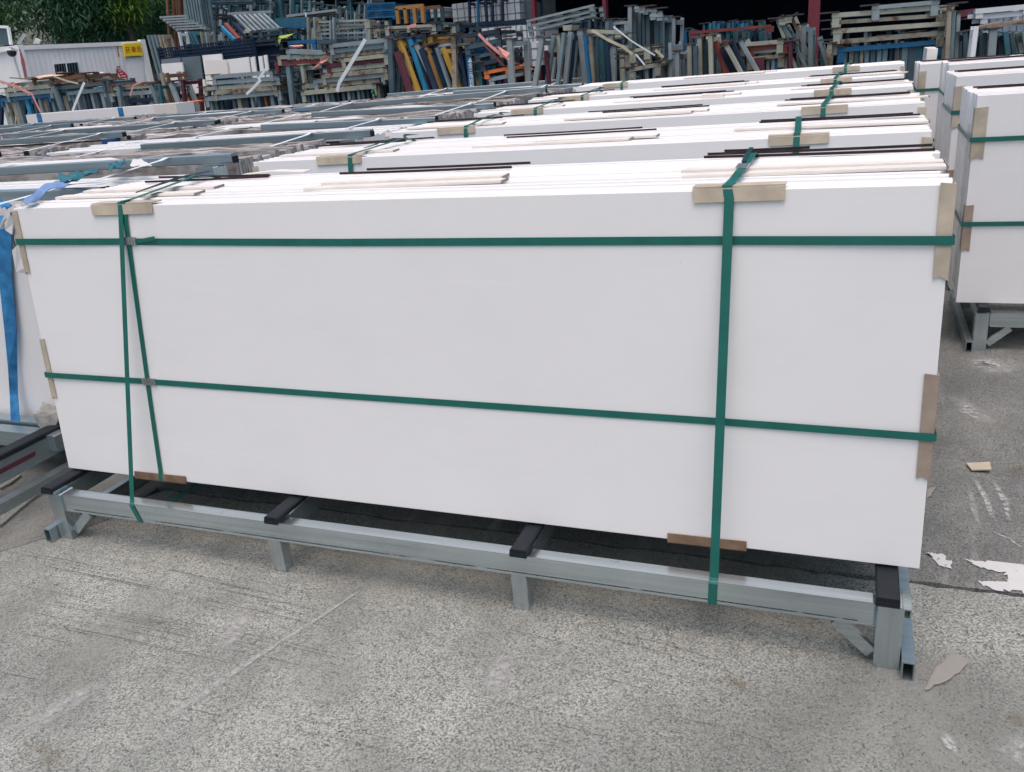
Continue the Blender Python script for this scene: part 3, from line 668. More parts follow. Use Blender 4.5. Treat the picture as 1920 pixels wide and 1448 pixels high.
def cloth(name, outline_px, z, m, label, cat, group=None, amp=.03, n=9):
    """a crumpled strip of cloth: two pixel edges on height z, wrinkled"""
    a, b_ = outline_px; vs = []; rows = 5
    for i in range(n):
        f = i/(n-1)
        pa = lerp_path(a, f); pb = lerp_path(b_, f); A = onz(pa[0], pa[1], z); B_ = onz(pb[0], pb[1], z)
        for k in range(rows):
            vs.append(A.lerp(B_, k/(rows-1))+V((0, 0, amp*math.sin(i*1.7+k*2.3)*.5+q.uniform(0, amp*.5))))
    mb = MB(); mb.v = vs; mb.f = [(i*rows+k, i*rows+k+1, (i+1)*rows+k+1, (i+1)*rows+k) for i in range(n-1) for k in range(rows-1)]
    o = mb.build(name, m, smooth=True); so = o.modifiers.new('thickness', 'SOLIDIFY'); so.thickness = .004
    sb = o.modifiers.new('smooth', 'SUBSURF'); sb.levels = 1; sb.render_levels = 1
    return props(o, label, cat, group)
def lerp_path(p, f):
    s_ = f*(len(p)-1); i = min(int(s_), len(p)-2); g = s_-i
    return (p[i][0]+(p[i+1][0]-p[i][0])*g, p[i][1]+(p[i+1][1]-p[i][1])*g)
cloth('lifting_sling', (((40, 385), (65, 365), (90, 345), (105, 345)), ((60, 384), (90, 362), (125, 352), (150, 342))), 1.12, M_WEBL, 'faded blue sling draped over the rail behind the front bundle', 'sling', 'blue webbing slings', .02)
cloth('lifting_sling', (((0, 378), (10, 378), (24, 388)), ((0, 392), (12, 395), (26, 396))), 1.06, M_WEB, 'dark blue sling crumpled at the left photo edge', 'sling', 'blue webbing slings', .02)
cloth('rag', (((111, 329), (125, 330), (150, 327), (185, 323)), ((110, 341), (130, 345), (150, 337), (187, 326))), 1.13, M_RAG, 'crumpled teal rag beside the faded blue sling', 'rag', 'teal rags', .03)
cloth('rag', (((205, 313), (215, 312), (235, 303)), ((205, 323), (222, 322), (238, 310))), 1.12, M_RAG, 'small teal rag under the white strap', 'rag', 'teal rags', .03)
cloth('paper_sheet', (((248, 300), (262, 297), (275, 305)), ((243, 312), (265, 311), (287, 312))), 1.14, M_SHEET, 'white folded paper caught on the rail behind the teal rag', 'paper', None, .006)
# torn foam board on the slab corner, crumbled foam at its foot
MBt = MB(); yb_ = .30
MBt.prism([at(*p, yb_) for p in ((0, 430), (8, 412), (18, 408), (30, 470), (45, 510), (55, 512), (40, 400), (27, 384), (14, 392), (0, 420))], (0, .02, 0))
fb_ = thing('foam_board', 'cracked white foam board on the slab corner behind the front bundle', 'foam board', at(30, 460, yb_))
MBt.build('board', M_SHEET, fb_)
ck = [(19, 398), (20, 415), (24, 432), (23, 446), (28, 462), (26, 472), (30, 486), (29, 496), (33, 500)]
cr_ = MB()
for k in range(len(ck)-1): cr_.prism([at(ck[k][0], ck[k][1], yb_-.003), at(ck[k][0]+1.4+.5*(k % 3), ck[k][1], yb_-.003), at(ck[k+1][0]+1.4+.5*((k+1) % 3), ck[k+1][1], yb_-.003), at(ck[k+1][0], ck[k+1][1], yb_-.003)], (0, .002, 0))
cr_.build('crack', RP['plate'], fb_)
for k, pg in enumerate((((22, 470), (30, 462), (40, 478), (52, 500), (53, 513), (30, 511)), ((8, 418), (18, 404), (24, 420), (22, 440), (10, 432)))):
    MB().prism([at(x_, y_, yb_-.012-.006*(i_ % 2)) for i_, (x_, y_) in enumerate(pg)], (0, .006, 0)).build('torn_flap', M_SHEET, fb_)
def lump(name, P, r, m, label, cat, seed, sq=(1, 1, 1)):
    bm = bmesh.new(); bmesh.ops.create_icosphere(bm, subdivisions=2, radius=r); q_ = random.Random(seed)
    for v in bm.verts: v.co = V((v.co.x*sq[0], v.co.y*sq[1], v.co.z*sq[2]))*q_.uniform(.7, 1.2)
    me = bpy.data.meshes.new(name); bm.to_mesh(me); bm.free(); me.materials.append(m)
    o = bpy.data.objects.new(name, me); COL.objects.link(o); o.location = P; return props(o, label, cat)
lump('crumbled_foam', at(90, 778, .36)+V((0, 0, -.02)), .058, M_PLAST, 'crumbled dirty foam on the corner of the left rack', 'foam', 3, (1.0, .8, 1.2))

# ------------------------------------------------------------------ background racks
def foot(b, P, w_, d, th=.012):
    b.box((P.x-w_/2, P.y-.04, P.z), (P.x+w_/2, P.y+d, P.z+th))
def flat_rack(l, r, tpx, Y, mat, label, group, depth=.7, stubs=.09, plates=(1, 1), nx=3, legs=None):
    """one flat rack: front rail from pixel l to pixel r at depth Y, rear rail, cross bars, end plates, leg stubs"""
    A, B_ = at(l[0], l[1], Y), at(r[0], r[1], Y); h = max(.03, pxm(tpx, A)); m = RP[mat]
    t_ = thing('flat_rack', label, 'steel rack', ((A.x+B_.x)/2, Y, 0), group); dn = V((0, 0, h/2))
    MB().beam(A-dn, B_-dn, .05, h).build('front_rail', m, t_)
    D = V((0, depth, 0)); MB().beam(A-dn*1.6+D, B_-dn*1.6+D, .05, h*.5).build('rear_rail', RP['slate'] if depth > .2 else m, t_)  # slate rear rail: deeper shade between the rails put into its colour
    for i in range(nx):
        f = (i+.5)/nx; C_ = A.lerp(B_, f); MB().beam(C_-dn+V((0, .026, -.004)), C_-dn+D-V((0, .026, .004)), .045, h*.8).build('cross_bar', m, t_)
    for s_, E in ((0, A), (1, B_)):
        if plates[s_]:
            b = MB(); foot(b, E+V((.02 if s_ else -.02, 0, .001)), .16, .12); b.build('end_plate', RP['plate'], t_)
        for dd in (V((0, .004, 0)), D):
            x = E+V(((-.035 if s_ else .035), 0, 0))+dd
            MB().beam(x-V((0, 0, h+.001)), x-V((0, 0, h+stubs)), .06, .05, (0, 1, 0)).build('leg', m, t_)
    if legs:
        for (px, wpx, mk) in legs:
            f = (px-l[0])/(r[0]-l[0]); C_ = A.lerp(B_, f)+V((0, .04, -h-.002)); w_ = pxm(wpx, C_)
            MB().beam(C_, V((C_.x, C_.y, 0)), w_, .06, (0, 1, 0)).build('leg', RP[mk], t_)
            C2 = C_+D; MB().beam(C2, V((C2.x, C2.y, 0)), w_, .06, (0, 1, 0)).build('leg', RP[mk], t_)
    return t_
def upright(top, bot, wpx, Y, mat, label, group, depth=.55, plate=True, beam=True, name='upright_rack', plate_mat='plate'):
    """a rack stood on end: a front post and a rear post joined by a top beam under a foot plate"""
    A, B_ = at(top[0], top[1], Y), at(bot[0], bot[1], Y)
    d = (B_-A); k = A.z/max(.05, A.z-B_.z); G = A+d*k                    # carried down to the ground
    w_ = pxm(wpx, A); m = RP[mat]; t_ = thing(name, label, 'steel rack', (G.x, Y, 0), group)
    MB().beam(A, G, w_, .06, (0, 1, 0), .004).build('post', m, t_)
    Dv = V((0, depth, 0)); MB().beam(A+Dv, G+Dv, w_, .06, (0, 1, 0), .004).build('post', m, t_)
    ax = (A-G).normalized()
    if beam: MB().beam(A+V((0, .031, 0))-ax*.05, A+Dv-V((0, .031, 0))-ax*.05, w_*.8, .05, ax).build('top_beam', m, t_)
    MB().beam(G+V((0, .031, .3)), G+Dv+V((0, -.031, .3)), w_*.8, .05).build('lower_beam', m, t_)
    if plate:
        sx = V((ax.z, 0, -ax.x)).normalized()
        pw = max(.13, w_*2.1)
        b = MB(); b.beam(A+ax*.007-V((0, .04, 0)), A+ax*.007+V((0, .10, 0)), pw, .012, ax); b.build('foot_plate', RP[plate_mat], t_)
    return t_

NUM = 'first second third fourth fifth sixth seventh eighth ninth tenth eleventh twelfth thirteenth fourteenth fifteenth'.split()
CN = dict(grey='grey', lgrey='pale grey', slate='slate grey', navy='navy', dark='blackened', teal='teal', blue='blue', maroon='maroon', sky='bright blue', tan='tan')
def nest(x0, x1, ytop, Y, cols, n, label, group, seed, hvar=10, lean=4, wpx=(5, 9)):
    """racks nested behind the front row: a row of posts tied by rails - one rack per pair of posts"""
    q = random.Random(seed); cnt = {}
    for i in range(n):
        x = x0+(x1-x0)*(i+.5)/n+q.uniform(-3, 3); y = ytop+q.uniform(-hvar, hvar); mk = q.choice(cols); cnt[mk] = cnt.get(mk, 0)+1
        upright((x, y), (x+q.uniform(-lean, lean), y+60), q.uniform(*wpx), Y+q.uniform(-.25, .25), mk, '%s %s, %s %s one from left' % (CN[mk], label, NUM[min(cnt[mk]-1, len(NUM)-1)], CN[mk].split()[-1]), group, .5, q.random() < .5)

GF = 'empty racks in the front line of the rack yard'
def stack(rails, Y, phrase, group, **kw):
    n = len(rails); o_ = ['top', 'second', 'third', 'fourth', 'fifth', 'sixth', 'seventh', 'eighth', 'ninth', 'tenth', 'eleventh']
    cn = dict(grey='grey', lgrey='pale grey', cream='cream', rusty='rust patched', rust='rusty brown', tan='tan', dark='blackened', navy='dark navy', slate='slate grey', teal='teal', blue='blue', sky='bright blue', yellow='yellow', amber='amber', orange='orange', red='red', maroon='dark red', white='white')
    for i, (xl, yl, xr_, yr, tp, mk, *ex) in enumerate(rails):
        pos_ = 'topmost' if i == 0 else ('lowest' if i == n-1 else o_[i]+' from top')
        flat_rack((xl, yl), (xr_, yr), tp, Y+.02*(i % 3), mk, '%s flat rack, %s of %s' % (cn[mk], pos_, phrase), group, legs=ex[0] if ex else None, **kw)

# A: far left stack in front of the white cabin
stack([(118, 138, 128, 137, 3, 'rust'), (60, 146, 155, 139, 5, 'rust'), (15, 157, 100, 150, 6, 'tan'), (10, 166, 100, 157, 7, 'cream'), (12, 175, 98, 167, 7, 'lgrey'),
       (0, 185, 95, 175, 6, 'blue', [(3, 7, 'lgrey'), (8, 5, 'cream'), (22, 10, 'tan'), (29, 7, 'grey'), (47, 9, 'sky'), (62, 6, 'dark'), (70, 6, 'lgrey'), (84, 6, 'slate'), (93, 7, 'grey')])], 10.6, 'the stack at the left photo edge', 'flat racks stacked at the left edge')
# B
stack([(105, 148, 160, 138, 6, 'rust'), (102, 154, 165, 146, 5, 'tan'), (100, 158, 175, 149, 5, 'rust'), (105, 163, 197, 153, 6, 'slate'), (125, 172, 198, 164, 7, 'grey', [(118, 9, 'tan'), (126, 7, 'slate'), (133, 7, 'grey'), (140, 5, 'lgrey'), (152, 7, 'slate'), (160, 5, 'dark'), (168, 6, 'lgrey'), (176, 5, 'slate'), (187, 7, 'lgrey')])], 10.4, 'the stack below the barred window', 'flat racks stacked below the window')
upright((100, 160), (117, 208), 8, 10.3, 'grey', 'leaning grey rack post left of the white slanting strap', GF)
upright((204, 150), (210, 205), 8, 10.2, 'slate', 'slate post rack with pale scribble in front of the cabin wall', GF)
b = MB(); q = random.Random(9)
for i in range(7):
    C_ = at(207.5+i*.45, 171+i*4.6, 10.12); s_ = pxm(1.6, C_)
    b.box((C_.x-s_*1.1, C_.y-.002, C_.z-s_*.9), (C_.x+s_*(.2+q.random()), C_.y, C_.z-s_*.3)); b.box((C_.x-s_*.3, C_.y-.002, C_.z-s_*.29), (C_.x+s_*.3, C_.y, C_.z+s_*.8))
b.build('painted_lettering', RP['cream'], bpy.data.objects[[o.name for o in COL.objects if o.get('label', '').startswith('slate post rack')][0]])
stack([(205, 158, 300, 152, 4, 'wood' if False else 'rust'), (208, 164, 285, 158, 6, 'cream'), (205, 174, 300, 168, 7, 'lgrey'), (243, 186, 335, 178, 7, 'navy', [(247, 7, 'slate'), (262, 6, 'grey'), (270, 5, 'slate'), (287, 7, 'grey'), (300, 5, 'lgrey'), (316, 6, 'slate'), (328, 5, 'tan')])], 10.0, 'the stack below the yellow sign', 'flat racks stacked below the yellow sign')
for i, (t_, b_, w_, mk, lb) in enumerate((((222, 160), (228, 200), 8, 'grey', 'grey post rack under the red notice'), ((284, 158), (291, 180), 7, 'grey', 'short grey rack post right below the yellow sign'), ((303, 137), (314, 180), 7, 'tan', 'tall tan rack stub standing in front of the pale panel'),
        ((313, 137), (317, 152), 4, 'rust', 'short rusty stub beside the tall tan stub'), ((320, 155), (327, 173), 8, 'lgrey', 'pale grey rack stub before the pale panel'), ((343, 150), (345, 172), 6, 'maroon', 'dark red rack stub with wide plate before the grey panel'), ((299, 158), (302, 178), 6, 'teal', 'teal rack stub left of the tall tan stub'))):
    upright(t_, b_, w_, 9.9-.05*i, mk, lb, GF, .4, i in (0, 1, 4, 5))
# S3
stack([(398, 141, 512, 132, 7, 'lgrey'), (400, 152, 525, 143, 7, 'lgrey'), (382, 164, 525, 152, 7, 'cream'), (400, 171, 520, 161, 7, 'rusty'), (385, 182, 527, 168, 8, 'lgrey', [(391, 7, 'lgrey'), (402, 6, 'slate'), (412, 6, 'dark'), (436, 6, 'slate'), (446, 8, 'tan'), (460, 6, 'dark'), (470, 5, 'lgrey'), (482, 7, 'slate'), (495, 5, 'rust'), (507, 7, 'grey'), (520, 7, 'lgrey')])], 9.6, 'the low stack before the dark mesh fence', 'flat racks stacked before the mesh fence')
upright((541, 124), (548, 184), 9, 9.5, 'grey', 'stout grey post rack between the two rail stacks', GF)
upright((567, 122), (571, 150), 7, 9.4, 'cream', 'cream post with two pale plates beside the strapped stack', GF, plate_mat='cream')
# S4
stack([(537, 92, 612, 95, 8, 'lgrey'), (520, 104, 607, 102, 7, 'cream'), (515, 115, 607, 111, 8, 'red'), (540, 129, 606, 122, 5, 'slate')], 9.9, 'the short stack left of the strapped stack', 'flat racks left of the strapped stack', depth=.5)
# S5
stack([(618, 83, 728, 71, 7, 'lgrey'), (622, 93, 726, 82, 7, 'grey'), (615, 103, 728, 91, 7, 'rusty'), (640, 110, 728, 100, 7, 'cream'), (612, 120, 730, 107, 7, 'maroon'), (607, 129, 730, 116, 8, 'cream'), (603, 139, 727, 127, 8, 'rusty'), (588, 149, 722, 136, 8, 'lgrey'), (567, 158, 712, 147, 8, 'rusty'),
       (565, 171, 706, 157, 8, 'cream', [(566, 6, 'cream'), (576, 5, 'slate'), (584, 5, 'grey'), (592, 4, 'slate'), (600, 5, 'dark'), (612, 6, 'lgrey'), (622, 6, 'slate'), (632, 5, 'dark'), (642, 6, 'slate'), (652, 6, 'lgrey'), (660, 7, 'slate'), (670, 5, 'grey'), (678, 6, 'slate'), (687, 5, 'dark'), (697, 6, 'grey'), (705, 9, 'tan')])], 9.0, 'the tall white-strapped stack', 'flat racks of the tall white-strapped stack')
# S6 leaning coloured posts
U6 = [((732, 73), (736, 172), 10, 'slate', 'dark slate post rack right of the tall strapped stack'), ((748, 76), (784, 172), 10, 'yellow', 'bright yellow leaning rack post'), ((768, 72), (800, 170), 9, 'sky', 'bright blue leaning rack post with scuffed paint'),
      ((745, 97), (768, 168), 12, 'maroon', 'dark maroon leaning post left of the yellow one'), ((757, 98), (776, 160), 4, 'lgrey', 'thin pale post beside the dark maroon one'), ((781, 84), (822, 170), 9, 'lgrey', 'pale grey leaning post right of the bright blue one'), ((790, 92), (818, 168), 9, 'navy', 'navy leaning post behind the pale grey one'),
      ((799, 88), (827, 168), 6, 'amber', 'thin amber leaning rack post'), ((812, 86), (846, 166), 10, 'navy', 'wide navy leaning post right of the amber one'), ((819, 90), (836, 140), 5, 'grey', 'thin grey leaning post before the navy one'), ((830, 90), (851, 142), 8, 'yellow', 'shaded yellow leaning post against the brown upright'),
      ((852, 68), (854, 170), 9, 'tan', 'brown upright post with faint yellow scribble and wide plate'), ((863, 88), (876, 166), 7, 'navy', 'black leaning post between the brown and lettered blue posts'), ((875, 90), (878, 168), 9, 'blue', 'blue post just left of the lettered blue post'),
      ((880, 98), (886, 168), 11, 'blue', 'blue post with white lettering down its face'), ((901, 112), (903, 170), 8, 'teal', 'dull teal post right of the lettered blue post'), ((917, 142), (920, 176), 9, 'lgrey', 'pale grey short post under the orange rail'), ((935, 140), (936, 174), 9, 'navy', 'navy short post under the orange rail'), ((947, 142), (952, 170), 6, 'maroon', 'maroon short post left of the big grey post'),
      ((956, 74), (961, 172), 11, 'lgrey', 'big pale grey upright post at the gap before the white crates')]
for i, (t_, b_, w_, mk, lb) in enumerate(U6): upright(t_, b_, w_, 8.0+.12*(i % 3)-(.3 if i in (11, 14, 19) else 0), mk, lb, 'leaning coloured rack posts', .55, i not in (3, 4, 6, 9, 10, 12, 13))
stack([(738, 76, 800, 62, 6, 'dark'), (785, 85, 850, 72, 7, 'rust'), (790, 74, 812, 68, 5, 'yellow'), (775, 93, 855, 79, 4, 'lgrey')], 8.3, 'the rails over the coloured posts', 'rails over the coloured posts', stubs=.04, plates=(0, 1))
stack([(856, 66, 938, 54, 7, 'dark'), (872, 86, 940, 71, 8, 'slate'), (891, 104, 930, 96, 6, 'slate'), (901, 117, 945, 107, 7, 'dark'), (908, 134, 958, 124, 6, 'orange'), (917, 146, 962, 137, 7, 'lgrey', [(921, 8, 'lgrey'), (935, 8, 'navy'), (948, 7, 'maroon')])], 7.9, 'the rails right of the lettered post', 'rails right of the lettered post', stubs=.05)
# S7
U7 = [((1017, 71), (1003, 162), 9, 'lgrey', 'pale grey post leaning right, first by the white crates'), ((1024, 95), (1030, 160), 6, 'maroon', 'thin maroon post crossing behind the first leaning posts'), ((1038, 68), (1026, 160), 8, 'grey', 'mid grey post leaning right, second by the white crates'), ((1048, 65), (1050, 157), 7, 'cream', 'cream post with flaked paint beside the leaning grey posts'),
      ((1058, 62), (1046, 158), 7, 'grey', 'grey post leaning right behind the cream post'), ((1070, 60), (1060, 157), 8, 'lgrey', 'pale grey post leaning right, right of the cream post'), ((1077, 62), (1068, 157), 7, 'navy', 'navy post behind the pair of crossing grey posts'), ((1088, 57), (1099, 156), 11, 'lgrey', 'widest pale grey post, leaning left under the pale boards'),
      ((1097, 66), (1106, 155), 6, 'blue', 'dark blue sliver of a post behind the widest grey post'), ((1105, 67), (1112, 155), 9, 'tan', 'tan post with rust streak and hanging loop'), ((1116, 68), (1122, 153), 7, 'slate', 'slate post right of the rust streaked post'), ((1126, 71), (1133, 152), 9, 'teal', 'dark teal wide post in the rack line'), ((1137, 76), (1143, 152), 7, 'navy', 'near black post right of the dark teal post'),
      ((1150, 87), (1150, 151), 11, 'lgrey', 'pale grey post with a scribbled mark near its foot'), ((1166, 98), (1168, 149), 9, 'cream', 'cream post with a dark wide plate, right of the scribbled post'), ((1179, 122), (1180, 149), 9, 'lgrey', 'short grey post with a yellow paint patch')]
for i, (t_, b_, w_, mk, lb) in enumerate(U7): upright(t_, b_, w_, 7.3+.11*(i % 4), mk, lb, 'posts of the middle rack line', .55, i in (0, 3, 7, 9, 11, 13, 14, 15))
stack([(1180, 94, 1220, 86, 6, 'cream'), (1172, 102, 1222, 92, 7, 'tan'), (1172, 110, 1218, 102, 5, 'slate'), (1180, 128, 1240, 116, 7, 'rusty', [(1190, 7, 'slate'), (1200, 6, 'navy'), (1212, 6, 'grey'), (1226, 6, 'lgrey'), (1236, 7, 'grey')])], 7.0, 'the small stack with the torn white strap', 'flat racks with the torn strap', depth=.5)
stack([(1095, 55, 1165, 58, 6, 'cream'), (1112, 67, 1150, 69, 6, 'cream')], 7.7, 'the pale boards over the grey posts', 'pale flat racks over the posts', stubs=.03, plates=(0, 0), depth=.5)
U8 = [((1182, 12), (1182, 100), 8, 'lgrey', 'tall pale post with flaked paint, left of the tall group'), ((1190, 14), (1191, 100), 8, 'grey', 'tall grey post, second of the tall group'), ((1199, 16), (1200, 100), 8, 'grey', 'tall grey post, third of the tall group'), ((1207, 22), (1208, 98), 5, 'slate', 'tall slate post, fourth of the tall group'), ((1214, 25), (1215, 95), 8, 'lgrey', 'tall pale post, fifth of the tall group'),
      ((1222, 29), (1223, 92), 7, 'slate', 'tall shaded post, sixth of the tall group'), ((1231, 29), (1232, 92), 8, 'slate', 'tall shaded post, seventh of the tall group'), ((1241, 29), (1242, 100), 8, 'grey', 'tall grey post, right end of the tall group'), ((1264, 33), (1263, 78), 6, 'lgrey', 'slim pale post with a thin plate, apart from the tall group')]
for i, (t_, b_, w_, mk, lb) in enumerate(U8): upright(t_, b_, w_, 8.3+.1*(i % 3), mk, lb, 'tall group of grey posts', .5, i in (0, 2, 4, 8))
flat_rack((1190, 12), (1210, 13), 5, 8.2, 'lgrey', 'small pale rail on top of the tall grey posts', 'rails on the tall posts', .3, .03, (0, 1), 1)
flat_rack((1219, 27), (1243, 27), 5, 8.15, 'lgrey', 'pale cap rail over the right posts of the tall group', 'rails on the tall posts', .3, .03, (0, 0), 1)
flat_rack((1205, 17), (1232, 17), 5, 8.22, 'lgrey', 'pale cap rail with a green patch on the tall group', 'rails on the tall posts', .3, .03, (1, 1), 1)
U9 = [((1257, 80), (1257, 140), 6, 'lgrey', 'pale post left of the dark gap in the right rack line'), ((1270, 97), (1270, 142), 9, 'lgrey', 'pale post with wide dark plate in the right rack line'), ((1293, 84), (1294, 140), 9, 'cream', 'cream post with rust top and wide dark plate'), ((1304, 86), (1305, 140), 8, 'slate', 'slate post between the two cream posts'), ((1312, 70), (1313, 139), 9, 'cream', 'cream post with peeling paint, centre of the right rack line'),
      ((1322, 74), (1323, 139), 7, 'slate', 'slate post left of the pale rusty topped post'), ((1332, 66), (1334, 138), 8, 'cream', 'pale rusty topped post left of the red leaning post'), ((1341, 78), (1361, 136), 9, 'red', 'red leaning rack post'), ((1352, 84), (1374, 135), 8, 'navy', 'navy leaning post right of the red one'), ((1361, 84), (1388, 134), 8, 'cream', 'cream leaning post with rusty head'),
      ((1373, 80), (1396, 134), 9, 'navy', 'black leaning post right of the cream leaning one'), ((1388, 77), (1419, 132), 8, 'lgrey', 'pale grey leaning post, last of the leaning set')]
for i, (t_, b_, w_, mk, lb) in enumerate(U9): upright(t_, b_, w_, 7.1+.1*(i % 3), mk, lb, 'posts of the right rack line', .55, i in (1, 2, 4, 6, 8, 9, 11), plate_mat='plate' if i % 2 else 'rust')
stack([(1384, 81, 1470, 74, 7, 'cream'), (1400, 88, 1478, 80, 7, 'red'), (1385, 96, 1468, 90, 6, 'cream'), (1400, 108, 1472, 101, 6, 'rusty', [(1440, 6, 'grey'), (1450, 6, 'lgrey'), (1457, 5, 'blue'), (1466, 6, 'teal'), (1472, 7, 'tan')])], 7.5, 'the stack by the red post', 'flat racks by the red post', depth=.5)
upright((1424, 108), (1424, 134), 18, 7.45, 'maroon', 'squat maroon block under the rusty rail', GF, .3, False)
upright((1482, 78), (1482, 131), 7, 7.2, 'maroon', 'dark red upright post with a plate in the right rack line', GF)
flat_rack((1293, 59), (1446, 46), 5, 9.4, 'red', 'long thin red beam lying above the right rack line', GF, .4, .05, (0, 0))
U10 = [((1457, 36), (1473, 78), 6, 'cream', 'cream leaning frame leg, left of the tipped frames'), ((1484, 32), (1500, 68), 6, 'tan', 'tan leaning frame leg of the tipped frames'), ((1470, 48), (1487, 80), 6, 'grey', 'grey leaning frame leg, inner one of the tipped frames'), ((1507, 46), (1507, 128), 9, 'lgrey', 'pale grey upright post under the red column'), ((1520, 52), (1520, 127), 9, 'grey', 'grey upright post just below the red column'), ((1495, 60), (1496, 128), 6, 'lgrey', 'slim pale post left of the two posts below the red column'), ((1534, 70), (1552, 127), 6, 'grey', 'grey slanting brace right of the red column')]
for i, (t_, b_, w_, mk, lb) in enumerate(U10): upright(t_, b_, w_, 7.6+.1*(i % 2), mk, lb, 'posts near the red column', .5, i in (0, 1, 3))
flat_rack((1460, 35), (1486, 30), 5, 7.55, 'cream', 'cream cross piece on top of the tipped frames', 'posts near the red column', .35, .03, (1, 1), 1)
stack([(1635, 11, 1762, 0, 7, 'lgrey'), (1560, 25, 1790, 8, 8, 'cream'), (1558, 39, 1782, 24, 7, 'rusty'), (1562, 55, 1788, 39, 8, 'cream'), (1556, 76, 1772, 57, 8, 'rusty'),
       (1570, 90, 1768, 74, 8, 'blue', [(1576, 8, 'blue'), (1586, 5, 'grey'), (1598, 7, 'tan'), (1608, 7, 'slate'), (1618, 6, 'tan'), (1628, 7, 'grey'), (1640, 8, 'slate'), (1652, 7, 'grey'), (1663, 8, 'grey'), (1674, 5, 'navy'), (1684, 5, 'slate'), (1700, 10, 'grey'), (1713, 12, 'slate'), (1726, 12, 'teal'), (1762, 9, 'blue')])], 7.0, 'the tall stack at the right', 'flat racks of the tall right stack')
for i, (x, y) in enumerate(((1649, 84), (1666, 82.5), (1680, 82), (1692, 79.5))):
    C_ = at(x, y, 7.06); props(MB().box((C_.x-.016, 7.063, C_.z-.008), (C_.x+.016, 7.068, C_.z+.008)).build('paper_label', M_SHEET), 'white paper label on the blue rail, %s of four' % ['leftmost', 'second', 'third', 'rightmost'][i], 'label', 'labels on the blue rail')
upright((1556, 82), (1553, 128), 9, 6.95, 'rusty', 'rust eaten post at the left end of the tall right stack', GF)
for i, (x, w_, mk, lb) in enumerate(((1780, 8, 'tan', 'tan end post at the right of the tall right stack'), (1788, 7, 'grey', 'grey end post at the right of the tall right stack'), (1797, 7, 'lgrey', 'pale end post at the far right of the tall right stack'), (1773, 7, 'tan', 'flaking end post inside the tall right stack'))):
    upright((x, 14+i*6), (x-5, 118), w_, 6.8+.08*i, mk, lb, GF, .5, i in (0, 2))
# right edge
stack([(1829, 17, 1935, 7, 9, 'white'), (1838, 27, 1935, 18, 9, 'white')], 7.6, 'the clean white beams at the top right', 'clean white beams', stubs=.04, plates=(0, 0))
upright((1830, 50), (1821, 122), 9, 6.6, 'white', 'clean white upright beam leaning by the right rack line', GF, .2, False)
upright((1810, 60), (1810, 124), 8, 6.9, 'slate', 'slate post left of the clean white upright beam', GF)
for i, (t_, b_, w_, mk, lb) in enumerate((((1862, 56), (1858, 110), 14, 'lgrey', 'wide pale post under the weathered planks'), ((1843, 62), (1842, 112), 12, 'slate', 'slate post behind the clean white upright beam'), ((1876, 70), (1876, 110), 9, 'slate', 'dark weathered post under the planks'), ((1885, 60), (1890, 108), 9, 'teal', 'pale teal post under the planks'), ((1896, 62), (1902, 108), 8, 'slate', 'slate blue post left of the rusty one'), ((1908, 62), (1916, 107), 9, 'rusty', 'rust streaked post at the right photo edge'), ((1920, 60), (1926, 107), 9, 'grey', 'grey post cut by the right photo edge'))):
    upright(t_, b_, w_, 7.0+.1*(i % 3), mk, lb, 'posts at the right edge', .5, i in (0, 2))
stack([(1772, 122, 1808, 118, 9, 'white'), (1813, 118, 1935, 106, 10, 'white')], 6.3, 'the channels behind the right bundles', 'pale channels behind the right bundles', stubs=.03, plates=(0, 0), depth=.3)
for i in range(6):
    x0_, y0_ = 1832+i*14, 52-i*1.5
    P0, P1 = at(x0_, y0_, 6.9+i*.05), at(x0_+46, y0_-10+(i % 3)*3, 7.1)
    props(MB().beam(P0, P1, .05, .02).build('timber_plank', RP['wood']), ['weathered plank, leftmost over the right edge posts', 'weathered plank, second over the right edge posts', 'weathered plank, middle one over the right edge posts', 'weathered plank, fourth over the right edge posts', 'weathered plank, fifth over the right edge posts', 'weathered plank, rightmost over the right edge posts'][i], 'plank', 'planks lying over the right edge posts')
for i, (a_, b_) in enumerate((((50, 146), (128, 140)), ((20, 146), (60, 149)), ((112, 136), (126, 140)))):
    props(MB().beam(at(*a_, 10.5), at(*b_, 10.7), .12, .02).build('timber_plank', RP['wood']), ['long weathered plank across the left edge stack', 'short weathered plank at the left end of the left stack', 'small tilted plank under the barred window'][i], 'plank', 'planks over the left stacks')
# cream slab pack standing on end at the gap
C_ = at(1746, 90, 6.25); G_ = at(1740, 235, 6.25)
Bx = thing('slab_pack', 'narrow cream slab pack standing on end beside the middle column', 'slab pack', (C_.x-.03, 6.3, 0))
MB().beam((C_.x-.06, 6.3, 0), (C_.x, 6.3, C_.z), .075, .5, (0, 1, 0)).build('slab', M_SLAB2, Bx)
MB().beam((C_.x-.02, 6.25, .0), (C_.x-.02, 6.25, 1.02), .10, .4, (0, 1, 0)).build('slab', M_SLAB2, Bx)

